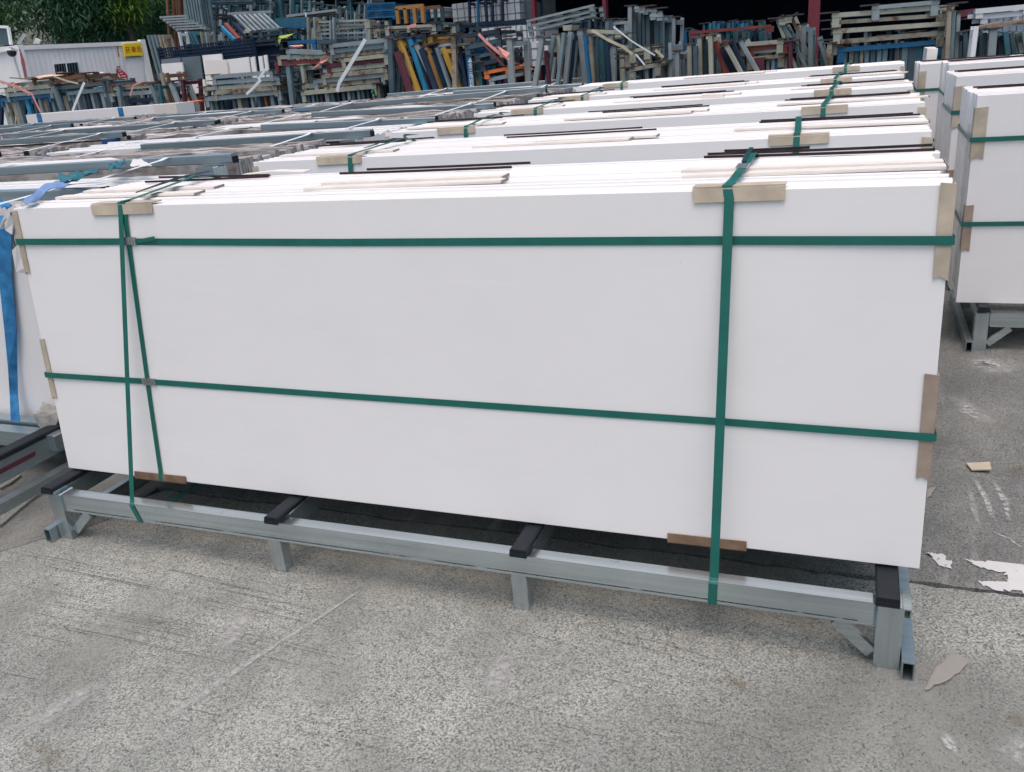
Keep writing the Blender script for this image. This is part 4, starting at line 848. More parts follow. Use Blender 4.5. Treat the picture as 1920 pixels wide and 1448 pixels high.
# second line of nested racks
NG = 'racks nested behind the front line'
shade_darks = ['slate', 'navy', 'navy', 'dark', 'slate', 'teal', 'dark', 'grey']  # dark picks that put the shade of the gaps into the post colours
nest(0, 330, 172, 11.6, shade_darks, 26, 'nested rack post behind the left stacks', NG, 1)
nest(385, 560, 150, 10.9, shade_darks, 16, 'nested rack post behind the stack before the fence', NG, 2)
nest(560, 740, 118, 10.2, shade_darks, 18, 'nested rack post behind the tall strapped stack', NG, 3, 16)
nest(735, 960, 96, 9.2, shade_darks+['blue', 'maroon'], 20, 'nested rack post behind the coloured posts', NG, 4)
nest(1080, 1270, 112, 8.3, shade_darks, 16, 'nested rack post behind the middle line', NG, 5, 14)
nest(1270, 1560, 105, 8.4, shade_darks, 22, 'nested rack post behind the right line', NG, 6, 12)
nest(1570, 1800, 66, 7.9, shade_darks+['grey', 'lgrey'], 20, 'nested rack post inside the tall right stack', NG, 7, 10)
nest(1800, 1930, 80, 8.0, shade_darks, 10, 'nested rack post behind the right edge posts', NG, 8)

# straps, cloths on the racks
def tape(pts, Y, wpx, m, label, group, name='strap'):
    P_ = [at(x, y, Y-.12) for x, y in pts]; t0 = (P_[-1]-P_[0]).normalized()
    props(MB().ribbon(P_, V((t0.z, 0, -t0.x)), pxm(wpx, P_[0]), .004).build(name, m), label, 'strap', group)
M_PINK = paint('faded_pink_cloth', (.70, .32, .28), .8, var=.15, scale=14, bump=.2)
M_ORCL = paint('orange_cloth', (.80, .25, .08), .75, var=.12, scale=10, bump=.2)
M_LIME = paint('lime_cloth', (.45, .62, .12), .7, var=.2, scale=12)
M_YSTR = paint('yellowed_strap', (.50, .47, .32), .7, var=.2, scale=14)
TG = 'loose straps over the empty racks'
tape([(0, 153), (25, 160), (60, 177), (69, 196), (77, 212)], 10.4, 5, M_PINK, 'faded pink strap over the left edge stack', TG)
tape([(158, 155), (148, 178), (136, 208)], 10.3, 5, M_WSTRAP, 'white slanting strap below the barred window', TG)
tape([(100, 143), (125, 152), (147, 157)], 10.3, 3, M_YSTR, 'pale strap end hanging below the barred window', TG)
tape([(265, 154), (250, 160), (244, 180)], 9.8, 3, M_PINK, 'pinkish curled strap below the yellow sign', TG)
tape([(489, 150), (472, 168), (462, 177)], 9.5, 5, M_WSTRAP, 'white strap at the low stack before the fence', TG)
tape([(498, 130), (484, 149)], 9.5, 5, M_WSTRAP, 'white strap end on the left of the grey post', TG)
tape([(685, 74), (660, 116), (636, 156), (632, 172)], 8.9, 7, M_WSTRAP, 'broad white strap across the tall strapped stack', TG)
tape([(897, 64), (915, 82), (936, 100), (955, 112)], 7.7, 5, M_PINK, 'pink strap running down beside the lettered blue post', TG)
tape([(780, 46), (768, 50), (764, 55)], 9.0, 5, M_PINK, 'pink strap end on the cream rail below the orange frame', TG)
tape([(1150, 50), (1184, 77), (1228, 104)], 7.0, 2.5, M_WSTRAP, 'thin white cord over the small middle stack', TG)
tape([(1110, 57), (1140, 75), (1168, 88), (1186, 102)], 6.95, 5, M_YSTR, 'yellowed frayed strap over the middle rack line', TG)
tape([(1192, 102), (1209, 122)], 6.8, 3, M_WSTRAP, 'short white cord on the rusty rail of the small stack', TG)
tape([(1229, 94), (1244, 108)], 7.0, 5, M_YSTR, 'stiff pale strap end right of the small stack', TG)
tape([(908, 85), (930, 108), (945, 124)], 7.8, 3, RP['red'], 'red cord behind the rails by the lettered post', TG)
def clothpx(pts, Y, m, label, cat, dy=.12, sub=2, group=None):
    P_ = [at(x, y, Y) for x, y in pts]
    b = MB(); n = len(P_); q_ = random.Random(len(label))
    ctr = sum(P_, V((0, 0, 0)))/n
    b.v = [ctr+V((0, -.05, 0))]+[p+V((0, q_.uniform(-.06, .06), 0)) for p in P_]; b.f = [(0, i+1, (i+1) % n+1) for i in range(n)]
    o = b.build('cloth', m); o.modifiers.new('thickness', 'SOLIDIFY').thickness = .006
    return props(o, label, cat, group)
clothpx([(324, 197), (350, 190), (385, 187), (386, 190), (360, 194), (345, 198), (332, 199)], 9.8, M_ORCL, 'orange cloth draped behind the long pale slab', 'cloth')
clothpx([(246, 196), (290, 193), (325, 191), (325, 197), (290, 199), (247, 200)], 10.1, M_ORCL, 'orange tarp strip behind the long pale slab', 'cloth')
for i, (x, y, w_, h_) in enumerate(((348, 182, 13, 6), (362, 181, 5, 7), (375, 182, 8, 6), (397, 181, 3, 6), (423, 180, 10, 6))):
    A_ = at(x, y, 10.6); B_ = at(x+w_, y+h_, 10.6)
    props(MB().box((A_.x, 10.6, B_.z), (B_.x, 10.75, A_.z)).build('plastic_crate', RP['orange']), ['widest orange block behind the low stack', 'slim orange block beside the widest one', 'third orange block behind the low stack', 'tiny orange block behind the low stack', 'last orange block, right, behind the low stack'][i], 'block', 'orange blocks behind the low stack')
clothpx([(65, 144), (90, 140), (118, 141), (100, 146), (75, 148)], 10.4, paint('peach_cloth', (.75, .5, .4), .8), 'peach cloth lying on the left stack', 'cloth')
clothpx([(28, 154), (36, 155), (35, 159), (27, 158)], 10.35, M_PINK, 'small red cloth knot on the left stack', 'cloth')
clothpx([(610, 100), (614, 110), (606, 120), (586, 131), (600, 118)], 9.3, M_PINK, 'pink cloth hanging by the strapped stack', 'cloth')
clothpx([(545, 86), (568, 84), (572, 86), (556, 92), (543, 90)], 9.7, M_PINK, 'reddish cloth bundle on the short stack', 'cloth')
clothpx([(525, 68), (552, 63), (540, 71), (526, 72), (523, 84), (520, 76)], 10.8, M_LIME, 'lime green cloth behind the short stack', 'cloth')
clothpx([(936, 86), (955, 100), (952, 108), (938, 108)], 7.6, M_PINK, 'torn pink wrapping beside the big grey post', 'cloth')
clothpx([(963, 115), (980, 122), (1000, 130), (985, 131), (967, 124)], 8.5, M_ORCL, 'orange wrapping in front of the white crates', 'cloth')
clothpx([(695, 173), (704, 166), (703, 181)], 8.8, paint('green_tag', (.02, .35, .13), .6), 'small green tag on the leg of the strapped stack', 'tag')
A_ = at(885, 131, 7.5)
lp = [o for o in COL.objects if o.get('label', '').startswith('blue post with white lettering')][0]
def text(s_, P_, ex, ez, size, m, parent, name='lettering', depth=.002):
    cu = bpy.data.curves.new(name, 'FONT'); cu.body = s_; cu.size = size; cu.align_x = 'CENTER'; cu.align_y = 'CENTER'; cu.extrude = depth; cu.materials.append(m)
    cu.space_line = .98
    o = bpy.data.objects.new(name, cu); COL.objects.link(o); o.parent = parent
    nz = ex.cross(ez); mtx = Matrix((ex, ez, nz)).transposed().to_4x4(); mtx.translation = V(P_)-WLOC[parent.name]
    dg = bpy.context.evaluated_depsgraph_get(); dg.update(); me = bpy.data.meshes.new_from_object(o.evaluated_get(dg)); bpy.data.objects.remove(o)
    me.name = name; o = bpy.data.objects.new(name, me); COL.objects.link(o); o.parent = parent; o.matrix_local = mtx; return o
M_LET = paint('white_lettering', (.72, .74, .75), .6)
A0, A1 = at(882, 110, 7.6), at(886, 170, 7.6)
yl = lp.location.y-.034
s0 = at(881.5, 113, yl); s1 = at(885, 163, yl); dwn = (s1-s0).normalized(); exv = V((-dwn.z, 0, dwn.x)).normalized()
b = MB(); h_ = pxm(4.2, s0); tri = lambda k: [s0-dwn*h_*k-V((0, .002, 0)), s0+dwn*h_*k*.8+exv*h_*k-V((0, .002, 0)), s0+dwn*h_*k*.8-exv*h_*k-V((0, .002, 0))]
o3, i3 = tri(1.0), [p+dwn*h_*.12 for p in tri(.42)]
b.add(o3+i3, [(0, 1, 4, 3), (1, 2, 5, 4), (2, 0, 3, 5)]); b.build('triangle_mark', M_LET, lp)
for i, chx in enumerate('金三角岩板'):
    P_ = s0.lerp(s1, (i+1)/5); text(chx, P_-V((0, .003, 0)), exv, -dwn, pxm(9.5, P_), M_LET, lp, 'lettering')

# ------------------------------------------------------------------ farther stacks
UG = 'stacks farther back in the yard'
# U1 nested L frames, standing
Y = 14.5
for i in range(6):
    x = 316+i*9
    upright((x-4+i*2, -30), (x+i*2, 36+i*2), 5, Y+.1*i, 'rust' if i < 3 else 'lgrey', 'nested standing frame %s' % ['with brown leg, leftmost by the trees', 'with brown leg, second by the trees', 'with brown leg, third by the trees', 'with grey leg, fourth from the trees', 'with grey leg, fifth from the trees', 'with grey leg, sixth from the trees'][i], UG, .3, False)
for i in range(6):
    flat_rack((300+i*6, 31+i*4.6), (352+i*7, 28+i*4.6), 2.8, Y-.2-.05*i, 'lgrey', 'pale bottom rail of the nested frames, %s' % ['farthest back', 'second from the back', 'third from the back', 'fourth from the back', 'fifth from the back', 'nearest'][i], 'nested frame bottom rails', .1, .02, (0, 0), 1)
for i in range(6):
    upright((344+i*5.4, -20), (356+i*5, 46-abs(4-i)), 4, Y-.3, 'grey', 'slanting grey frame leg, %s of the nested set' % ORD[i], 'slanting legs of the nested frames', .3, False)
for i in range(5): upright((278+i*7, 66), (292+i*7, 118), 5, 13.2, 'grey' if i < 3 else 'tan', 'slanting grey bar right of the cabin, %s' % ['leftmost', 'second', 'middle', 'fourth', 'rightmost'][i], 'slanting bars right of the cabin', .2, False)
for i in range(5): upright((341+i*5, 60), (352+i*5, 84), 4, 13.0, 'teal', 'slanting teal bar above the mesh fence, %s' % ['leftmost', 'second', 'middle', 'fourth', 'rightmost'][i], 'slanting bars above the mesh fence', .2, False)
for i, (x, mk) in enumerate(((336, 'white'), (377, 'tan'), (386, 'lgrey'), (415, 'lgrey'))): upright((x, 60), (x+5, 86), 3.5, 12.6, mk, '%s stub above the mesh fence, %s' % (['white', 'tan', 'pale', 'pale'][i], ['leftmost', 'second', 'third', 'rightmost'][i]), UG, .2, False)
# dark frames grid behind
stack([(372, 2, 480, 0, 3, 'slate'), (372, 6, 478, 4, 3, 'slate'), (380, 28, 450, 24, 3, 'dark'), (378, 34, 440, 30, 3, 'dark'), (380, 53, 412, 50, 3, 'slate'), (382, 62, 418, 58, 3, 'dark')], 15.5, 'the dim frames beyond the mesh fence', 'dim frames beyond the fence')
nest(372, 560, 5, 16.5, ['slate', 'grey', 'teal', 'lgrey'], 34, 'bar of the high rear stack', 'standing bars of the high rear stack', 21, 12, 8, (4, 7))
nest(560, 700, 10, 15.8, ['grey', 'slate', 'lgrey', 'teal'], 22, 'thin bar left of the navy nested stack', 'thin standing bars in the rear', 22, 14, 5, (3, 5))
# white welded frames, slanting
for i in range(7):
    A_, B_ = at(436+i*9, 26-i*.5, 13), at(470+i*9, 60-i*1.0, 12.6)
    props(MB().beam(A_, B_, .04, .04).build('steel_bar', RP['lgrey']), 'pale slanting bar of the tipped light frame, %s' % ['leftmost', 'second', 'third', 'fourth', 'fifth', 'sixth', 'rightmost'][i], 'frame bar', 'slanting bars of the tipped light frame')
for i, (a_, b_, mk, lb) in enumerate((((428, 26), (510, 22), 'lgrey', 'long pale top bar of the tipped light frame'), ((470, 60), (529, 53), 'lgrey', 'long pale bottom bar of the tipped light frame'), ((423, 46), (448, 75), 'red', 'red slanting beam left of the tipped light frame'), ((417, 52), (442, 76), 'sky', 'bright blue slanting beam beside the red one'), ((440, 46), (465, 72), 'navy', 'navy slanting beam under the tipped light frame'), ((452, 75), (464, 58), 'cream', 'cream short beam at the foot of the red beam'))):
    props(MB().beam(at(*a_, 12.8), at(*b_, 12.5), .07 if i > 1 else .045, .07 if i > 1 else .045).build('steel_beam', RP[mk]), lb, 'beam', 'loose beams above the mesh fence')
stack([(463, 78, 522, 72, 4, 'dark'), (465, 84, 530, 79, 4, 'dark'), (470, 68, 540, 60, 3, 'slate'), (486, 58, 530, 54, 3, 'slate')], 12.2, 'the rods under the tipped frame', 'dark rods under the light frame')
# plank bundle, blue panel crate
for i in range(7):
    A_, B_ = at(540+q.uniform(-2, 3), 31+(i % 4)*2.1-(i//4), 13.4+.05*i), at(632+q.uniform(-4, 4), 19+(i % 4)*2.2, 13.4+.05*i)
    props(MB().beam(A_, B_, .05, .035).build('timber_batten', RP['wood'] if i % 2 else RP['lgrey']), 'grey weathered batten, %s of the tied bundle' % ['lowest front', 'second front', 'third front', 'top front', 'lowest rear', 'second rear', 'third rear'][i], 'batten', 'battens of the tied bundle')
tape([(573, 24), (574, 34)], 13.3, 3, M_WSTRAP, 'white tie round the batten bundle', TG)
for i in range(4):
    A_ = at(531, 37+i*5, 13.0); B_ = at(594, 36+i*5-2, 13.0)
    props(MB().beam(A_, B_, .5, pxm(4.6, A_)).build('panel', RP['blue'] if i % 2 else RP['teal']), '%s dark blue panel of the pile under the batten bundle' % ['topmost', 'second', 'third', 'lowest'][i], 'panel', 'dark blue panels in a pile')
# ladder like grey frames
stack([(592, 40, 690, 36, 3.5, 'cream'), (592, 46, 690, 44, 3.5, 'lgrey'), (594, 55, 690, 47, 4, 'cream'), (598, 62, 692, 59, 3.5, 'lgrey'), (602, 70, 694, 67, 3.5, 'grey')], 11.8, 'the ladder like grey frames', 'ladder like grey frames', stubs=.14, plates=(0, 0), nx=2)
for i, x in enumerate((590, 620, 626, 693, 578)): upright((x, 33+i % 2*6), (x+1, 72), 4, 11.7-.03*i, ['cream', 'lgrey', 'lgrey', 'cream', 'tan'][i], ['cream end post of the ladder like frames, left', 'pale inner post of the ladder like frames', 'second pale inner post of the ladder like frames', 'cream end post of the ladder like frames, right', 'tan post left of the ladder like frames'][i], 'posts of the ladder like frames', .3, False)
stack([(540, 77, 592, 74, 6, 'blue'), (596, 76, 632, 74, 6, 'slate')], 10.9, 'the blue rail over the short stack', 'blue rails over the short stack', stubs=.25, plates=(0, 0))
# navy nested stack
stack([(688, 7+i*4.2, 742, 4+i*4.2, 2.6, 'blue') for i in range(7)], 13.8, 'the navy nested stack', 'navy nested racks', plates=(0, 0), stubs=.03, nx=1, depth=1.0)
nest(690, 750, 34, 14.2, ['navy', 'blue', 'navy'], 9, 'leg under the navy nested stack', 'legs of the navy nested racks', 31, 3, 2)
stack([(770, 18+i*4.4, 800, 16+i*4.4, 2.4, 'blue') for i in range(6)], 13.2, 'the stack inside the orange frame', 'small navy racks', plates=(0, 0), stubs=.03, nx=1)
# orange frame
OF = thing('orange_frame', 'orange upright frame on top of the cream rails', 'steel frame', at(772, 45, 11.2))
OFp = lambda a_, b_, nm: MB().beam(at(*a_, 11.2), at(*b_, 11.2), .055, .055).build(nm, RP['amber'], OF)
OFp((742, 16), (794, 11), 'top_rail')
for x in (745, 760, 777, 792): OFp((x, 17-(x-745)*.09), (x+2.5, 45-(x-745)*.05), 'leg')
OF2 = V((0, .5, 0)); MB().beam(at(744, 17, 11.2)+OF2, at(800, 12, 11.2)+OF2, .05, .05).build('top_rail', RP['rust'], OF)
for x in (790, 803): MB().beam(at(x, 12, 11.3)+OF2, at(x+2, 43, 11.3)+OF2, .05, .05).build('leg', RP['slate'], OF)
stack([(722, 50, 818, 45, 5, 'cream'), (700, 54, 815, 50, 5, 'tan'), (738, 73, 766, 63, 3, 'dark'), (820, 42, 862, 42, 4, 'slate')], 10.4, 'the cream rails under the orange frame', 'cream rails under the orange frame')
nest(722, 870, 60, 11.0, ['lgrey', 'grey', 'slate', 'navy'], 18, 'bar below the orange frame', 'standing bars below the orange frame', 33, 5, 2, (4, 7))
# white crates with blue posts
M_WRAP = paint('white_wrap', (.62, .65, .66), .5, var=.06, scale=5, bump=.15)
M_BAND = paint('grey_band', (.16, .2, .22), .6)
def crate(x0, y0, x1, y1, Y, d, label, nb=2, mat=None):
    A_, B_ = at(x0, y0, Y), at(x1, y1, Y); t_ = thing('wrapped_crate', label, 'crate', ((A_.x+B_.x)/2, Y, B_.z), 'white wrapped crates')
    MB().box((A_.x, Y, B_.z), (B_.x, Y+d, A_.z), .01).build('body', mat or M_WRAP, t_)
    for i in range(nb):
        z = A_.z+(B_.z-A_.z)*(i+.6)/(nb+.2); MB().box((A_.x-.004, Y-.004, z-.008), (B_.x+.004, Y+d+.004, z+.008)).build('band', M_BAND, t_)
        x = A_.x+(B_.x-A_.x)*(i+.7)/(nb+.3); MB().box((x-.008, Y-.008, B_.z), (x+.008, Y-.0045, A_.z)).build('band', M_BAND, t_)
YC = 13.5
crate(847, 8, 880, 42, YC, 1.2, 'grey white wrapped crate, leftmost of the upper crates', 2, paint('dull_wrap', (.42, .45, .45), .6))
crate(881, 5, 910, 40, YC+.05, 1.2, 'white wrapped crate in the blue cage, second of the upper crates')
crate(911, 3, 938, 38, YC, 1.2, 'white wrapped crate, third of the upper crates'); crate(939, -4, 976, 36, YC+.05, 1.2, 'bright white wrapped crate, rightmost of the upper crates', 2, paint('clean_wrap', (.72, .74, .76), .5)); crate(977, -6, 1004, 34, YC+.3, 1.2, 'grey crate beside the first thin red column', 2, paint('grey_wrap', (.20, .235, .25), .7))
crate(903, 54, 948, 110, YC-1.2, 1.2, 'white wrapped crate, left of the lower crates'); crate(949, 50, 979, 110, YC-1.1, 1.2, 'white wrapped crate, middle of the lower crates'); crate(980, 48, 1006, 80, YC-1.1, 1.2, 'white wrapped crate beside the thin red column', 2); crate(966, 82, 1008, 124, 9.6, .9, 'white carton with printed dashes before the lower crates', 2, M_SHEET)
crate(1020, 76, 1038, 116, 9.8, .6, 'white carton between the leaning posts', 1, M_SHEET); crate(806, 15, 826, 32, 13.3, .8, 'pale grey crate left of the upper crates', 1, paint('dull_wrap', (.4, .4, .4)))
for i, (x, y0_, y1_) in enumerate(((880, 2, 62), (896, 0, 70), (911, 0, 40), (923, -4, 60), (942, -6, 62), (1003, -5, 38))):
    upright((x, y0_), (x+2, y1_), 4, YC-.2, 'navy' if i != 1 else 'blue', ['navy cage post at the left of the upper crates', 'blue cage post before the second upper crate', 'navy cage post between second and third crates', 'navy cage post before the third crate', 'navy cage post before the bright crate', 'navy cage post by the first thin red column'][i], 'cage posts before the crates', .3, False)
stack([(866, 44, 1000, 36, 6, 'navy'), (880, 51, 990, 44, 5, 'slate')], YC-.25, 'the dark shelf under the upper crates', 'dark shelf rails under the crates')
# tilted shelf rails
stack([(988, 38, 1114, 8, 4, 'lgrey'), (990, 48, 1116, 18, 4, 'lgrey'), (992, 57, 1117, 27, 4, 'lgrey')], 10.8, 'the tilted light rails', 'tilted light rails', plates=(0, 0), stubs=.06, nx=4, depth=.5)
stack([(1146, 42, 1180, 39, 5, 'lgrey'), (1150, 55, 1180, 52, 5, 'slate')], 9.8, 'the pale rails left of the tall posts', 'pale rails left of the tall posts', plates=(0, 0))
props(MB().prism([at(1055, 48, 8.2), at(1072, 47, 8.2), at(1071, 57, 8.2), at(1056, 58, 8.2)], (0, .3, 0)).build('tile_pack', RP['cream']), 'small pack of pale tiles on top of the middle rack line', 'tile pack')
nest(1085, 1180, 40, 10.0, ['slate', 'dark', 'navy', 'grey'], 10, 'rack post beyond the middle line', 'dim racks beyond the middle line', 35, 4, 2)
# blue posts under the roof
nest(1318, 1402, 42, 11.5, ['blue', 'sky', 'teal', 'blue'], 14, 'dim rack post under the warehouse roof', 'blue racks under the roof', 36, 3, 3, (4, 7))
upright((1425, 40), (1425, 70), 6, 11.0, 'teal', 'single teal post right of the blue racks', UG)
nest(1280, 1440, 58, 9.9, ['blue', 'teal', 'slate', 'navy'], 16, 'rack post behind the long red beam', 'blue racks behind the red beam', 37, 4, 3)
# grey blue wrapped pallets at the right
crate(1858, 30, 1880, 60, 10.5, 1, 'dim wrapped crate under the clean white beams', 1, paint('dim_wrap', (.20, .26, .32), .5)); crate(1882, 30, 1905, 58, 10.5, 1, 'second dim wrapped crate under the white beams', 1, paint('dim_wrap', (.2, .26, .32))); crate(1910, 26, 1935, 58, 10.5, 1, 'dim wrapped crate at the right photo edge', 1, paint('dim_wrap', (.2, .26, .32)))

# long pale slab lying beyond the left frames
YS = 7.9
A_, B_ = at(48, 216, YS), at(330, 194, YS)
LS = thing('long_slab', 'long pale slab pack lying behind the left frames', 'slab pack', ((A_.x+B_.x)/2, YS, 0))
MB().prism([A_, B_, V((B_.x, YS, .1)), V((A_.x, YS, .1))], (0, .35, 0)).build('slab', M_SLAB, LS)
for f in (.076, .63): 
    C_ = A_.lerp(B_, f); MB().prism([C_+V((0, -.004, .004)), C_+V((.09, -.004, .004)), C_+V((.09, -.004, -.5)), C_+V((0, -.004, -.5))], (0, .003, 0)).build('strap', M_WEB, LS)
MB().prism([A_.lerp(B_, .86)+V((0, -.004, .001)), B_+V((0, -.004, .001)), V((B_.x, YS-.004, .1)), V((A_.lerp(B_, .86).x, YS-.004, .1))], (0, .003, 0)).build('wrapping', M_CARDL, LS)

# mesh fence with leaning panels
Yf = 11.9
A_, B_ = at(296, 92, Yf), at(470, 74, Yf); FZ = (A_.z+B_.z)/2
fence = thing('mesh_fence', 'dark perforated fence panel behind the leaning pale slabs', 'fence', ((A_.x+B_.x)/2, Yf, 0))
b = MB(); dxp = .055
zlo, zhi = at(380, 112, Yf).z-.9, FZ
x = A_.x
while x < B_.x+.02:
    b.box((x-.012, Yf, zlo), (x+.012, Yf+.015, zhi)); x += dxp
z = zlo
while z < zhi+.01:
    b.box((A_.x, Yf-.0155, z-.012), (B_.x, Yf-.0005, z+.012)); z += dxp
props(b.build('mesh', RP['navy'], fence), kind='stuff')
for i in range(4):
    x = A_.x+(B_.x-A_.x)*i/3; MB().box((x-.03, Yf+.018, 0), (x+.03, Yf+.08, FZ+.03)).build('post', RP['navy'], fence)
MB().box((A_.x, Yf+.4, 0), (B_.x+.6, Yf+.42, FZ-.05)).build('backing_sheet', RP['navy'], fence)
M_GPAN = paint('grey_slab', (.11, .15, .17), .45, var=.2, scale=4); M_BPAN = paint('bluegrey_slab', (.17, .19, .23), .5, var=.1)
for (x0_, y0_, x1_, y1_, bot, m, Yp, lb) in ((302, 112, 337, 108, 160, M_BPAN, 11.7, 'blue grey slab behind the small white slab by the cabin'), (302, 120, 341, 117, 150, M_SLAB, 11.45, 'small white slab leaning right of the cabin'), (340, 108, 374, 105, 152, M_GPAN, 11.6, 'dark grey slab with faint veins on the mesh fence'),
        (379, 104, 415, 101, 160, M_SLAB, 11.62, 'marble veined white slab on the mesh fence'), (384, 114, 424, 112, 165, M_SLAB2, 11.5, 'cream slab before the marble veined slab'), (424, 112, 466, 107, 160, M_SLAB, 11.55, 'off white slab right of the cream slab'), (347, 153, 383, 149, 175, M_SLAB2, 11.3, 'low cream slab under the dark grey slab'), (327, 152, 342, 151, 175, M_SLAB, 11.35, 'low white slab under the small white slab'), (469, 108, 477, 106, 150, M_SLAB, 11.5, 'narrow white slab right of the mesh fence, first'), (484, 106, 491, 105, 145, M_SLAB, 11.5, 'narrow white slab right of the mesh fence, second'), (494, 104, 500, 103, 140, M_SLAB, 11.5, 'narrow white slab right of the mesh fence, third')):
    P0, P1 = at(x0_, y0_, Yp), at(x1_, y1_, Yp)
    props(MB().prism([P0, P1, V((P1.x, Yp-.12, .25)), V((P0.x, Yp-.12, .25))], (0, .03, 0)).build('leaning_slab', m), lb, 'slab', 'slabs leaning on the mesh fence')
props(MB().prism([at(168, 137, 12.2), at(193, 135, 12.2), at(199, 160, 12.1), at(173, 164, 12.1)], (0, .03, 0)).build('leaning_slab', M_SLAB), 'white slab leaning before the cabin wall', 'slab', 'slabs leaning on the mesh fence')

# ------------------------------------------------------------------ white cabin (shipping container)
M_CAB = paint('cabin_white_paint', (.78, .79, .80), .5, var=.08, scale=2.5, stretch=(1, 1, .35))
M_CABT = paint('cabin_trim_paint', (.82, .83, .84), .45, var=.05, scale=3)
K0, K1 = onz(33, 86, 2.6), onz(270, 77, 2.6); e = (K1-K0); e.z = 0; KL = e.length; e.normalize(); kn = V((e.y, -e.x, 0)); UPZ = V((0, 0, 1))
cab = thing('cabin', 'white corrugated container cabin with a yellow sign and barred window', 'cabin', (K0.x, K0.y, 0))
def cabp(px, py, off=0.0): return hit(px, py, K0+kn*off, kn)
b = MB(); n_ = 26; pts = []
for i in range(n_*4+1):
    s_ = KL*i/(n_*4); dpt = (0, 0, .005, .005)[i % 4]; pts.append(K0+e*s_-kn*(.02+dpt))
vs = [V((p.x, p.y, .15)) for p in pts]+[V((p.x, p.y, 2.5)) for p in pts]; m_ = len(pts)
b.add(vs, [(i, i+1, m_+i+1, m_+i) for i in range(m_-1)]); b.build('wall', M_CAB, cab)
def cbox(p, a, w_, d0, d1, z0_, z1_, nm, m, par=cab):
    q0 = p+e*a; q1 = q0+e*w_
    return MB().prism([V((*(q0+kn*d1)[:2], z0_)), V((*(q1+kn*d1)[:2], z0_)), V((*(q1+kn*d1)[:2], z1_)), V((*(q0+kn*d1)[:2], z1_))], kn*(d0-d1)).build(nm, m, par)
cbox(K0, 0, KL, -2.4, -.06, .1, 2.55, 'body', M_CAB); cbox(K0, .12, KL-.24, -.02, .02, 2.5, 2.6, 'top_rail', M_CABT)
cbox(K0, -.02, .14, -.1, .03, 0, 2.62, 'corner_post', M_CABT); cbox(K0, KL-.14, .16, -.1, .03, 0, 2.64, 'corner_post', M_CABT)
def quad(pxs, off, th, nm, m, par=cab):
    return MB().prism([cabp(x, y, off) for x, y in pxs], -kn*th).build(nm, m, par)
quad([(239, 109), (266, 107), (272, 160), (245, 165)], .012, .01, 'door', M_CABT)
wn = quad([(99, 118), (147, 114), (151, 142), (104, 146)], .02, .02, 'window', M_CABT)
quad([(101.5, 121), (122.5, 119), (126, 143), (105.5, 145)], .024, .002, 'pane', paint('dark_glass', (.01, .014, .02), .1), wn); quad([(125, 119), (145.5, 117), (149.5, 141), (129, 143)], .024, .002, 'pane', paint('dark_glass', (.01, .014, .02), .1), wn)
for i in range(9):
    if i == 4: continue
    f = (i+.7)/9.3; P_, Q_ = cabp(101+f*46, 121-f*4, .035), cabp(105+f*46, 146-f*4, .035); MB().beam(P_, Q_, .016, .016, kn).build('bar', RP['slate'], wn)
M_YEL = paint('yellow_sign', (.88, .66, .03), .5, var=.04); M_REDL = paint('red_letters', (.42, .04, .02), .5)
sg = thing('sign', 'yellow sign with red Chinese characters above the cabin door', 'sign', cabp(251, 105, .05))
quad([(231, 82.5), (265, 80), (268.5, 104), (235, 106)], .07, .04, 'board', M_YEL, sg)
c0, c1 = cabp(234.5, 95.3, .074), cabp(266.5, 92, .074); hgt = (cabp(250, 82, .07)-cabp(252, 105, .07)).length
for i, chx in enumerate('开单处'):
    P_ = c0.lerp(c1, (i+.5)/3); text(chx, P_, e, UPZ, hgt*.56, M_REDL, sg, 'character')
no = thing('notice', 'red arrow shaped notice with a white handset on the cabin wall', 'sign', cabp(228, 150, .03))
quad([(218, 130), (226, 129.5), (232, 134), (239, 141), (241, 152), (224, 154), (220, 140)], .03, .012, 'board', paint('red_notice', (.50, .05, .06), .6), no)
quad([(216.5, 123), (226, 122), (227, 129), (218, 130)], .03, .012, 'number_plate', M_SHEET, no)
for (x, y, w_) in ((223, 132, 4), (225, 137, 5), (227.5, 142, 8), (229, 147, 9)): quad([(x, y), (x+w_, y-.4), (x+w_, y+1.6), (x, y+2)], .033, .002, 'white_line', M_SHEET, no)
quad([(221.2, 138), (222.4, 138), (226, 145), (225, 147), (222.5, 143)], .033, .002, 'handset_symbol', M_SHEET, no)
for (x, y) in ((219.5, 124.5), (223, 124.2)): quad([(x, y), (x+2, y-.1), (x+2.2, y+3.6), (x+.2, y+3.8)], .033, .002, 'print_mark', RP['dark'], no)
M_STREAK = worn('red_paint_drip', (.55, .16, .18), .40, .50, 8)
quad([(219, 82), (221, 82), (224, 106), (221.5, 107)], -.015, .002, 'red_drip', M_STREAK)
quad([(36, 92), (38, 92), (46, 115), (47, 120), (51, 145), (46, 145), (40, 118)], .035, .002, 'red_drip', M_STREAK)
cc = thing('dome_camera', 'white dome camera on the cabin corner', 'camera', cabp(22, 97, .1))
MB().beam(cabp(16, 92, .03), cabp(25, 93, .35), .1, .08).build('arm', M_CABT, cc)
lumpo = bmesh.new(); bmesh.ops.create_uvsphere(lumpo, u_segments=12, v_segments=8, radius=.11); me = bpy.data.meshes.new('dome'); lumpo.to_mesh(me); lumpo.free(); me.materials.append(paint('smoked_dome', (.02, .025, .03), .15))
link('dome', me, None, cc, cabp(22, 98, .3)); MB().beam(cabp(21, 92, .3), cabp(21.5, 96, .3), .2, .2).build('housing', M_CABT, cc)
props(MB().beam(cabp(24, 104, .06), cabp(38, 150, .06), .06, .06).build('drain_pipe', M_CABT), 'white conduit running down the cabin corner', 'pipe')
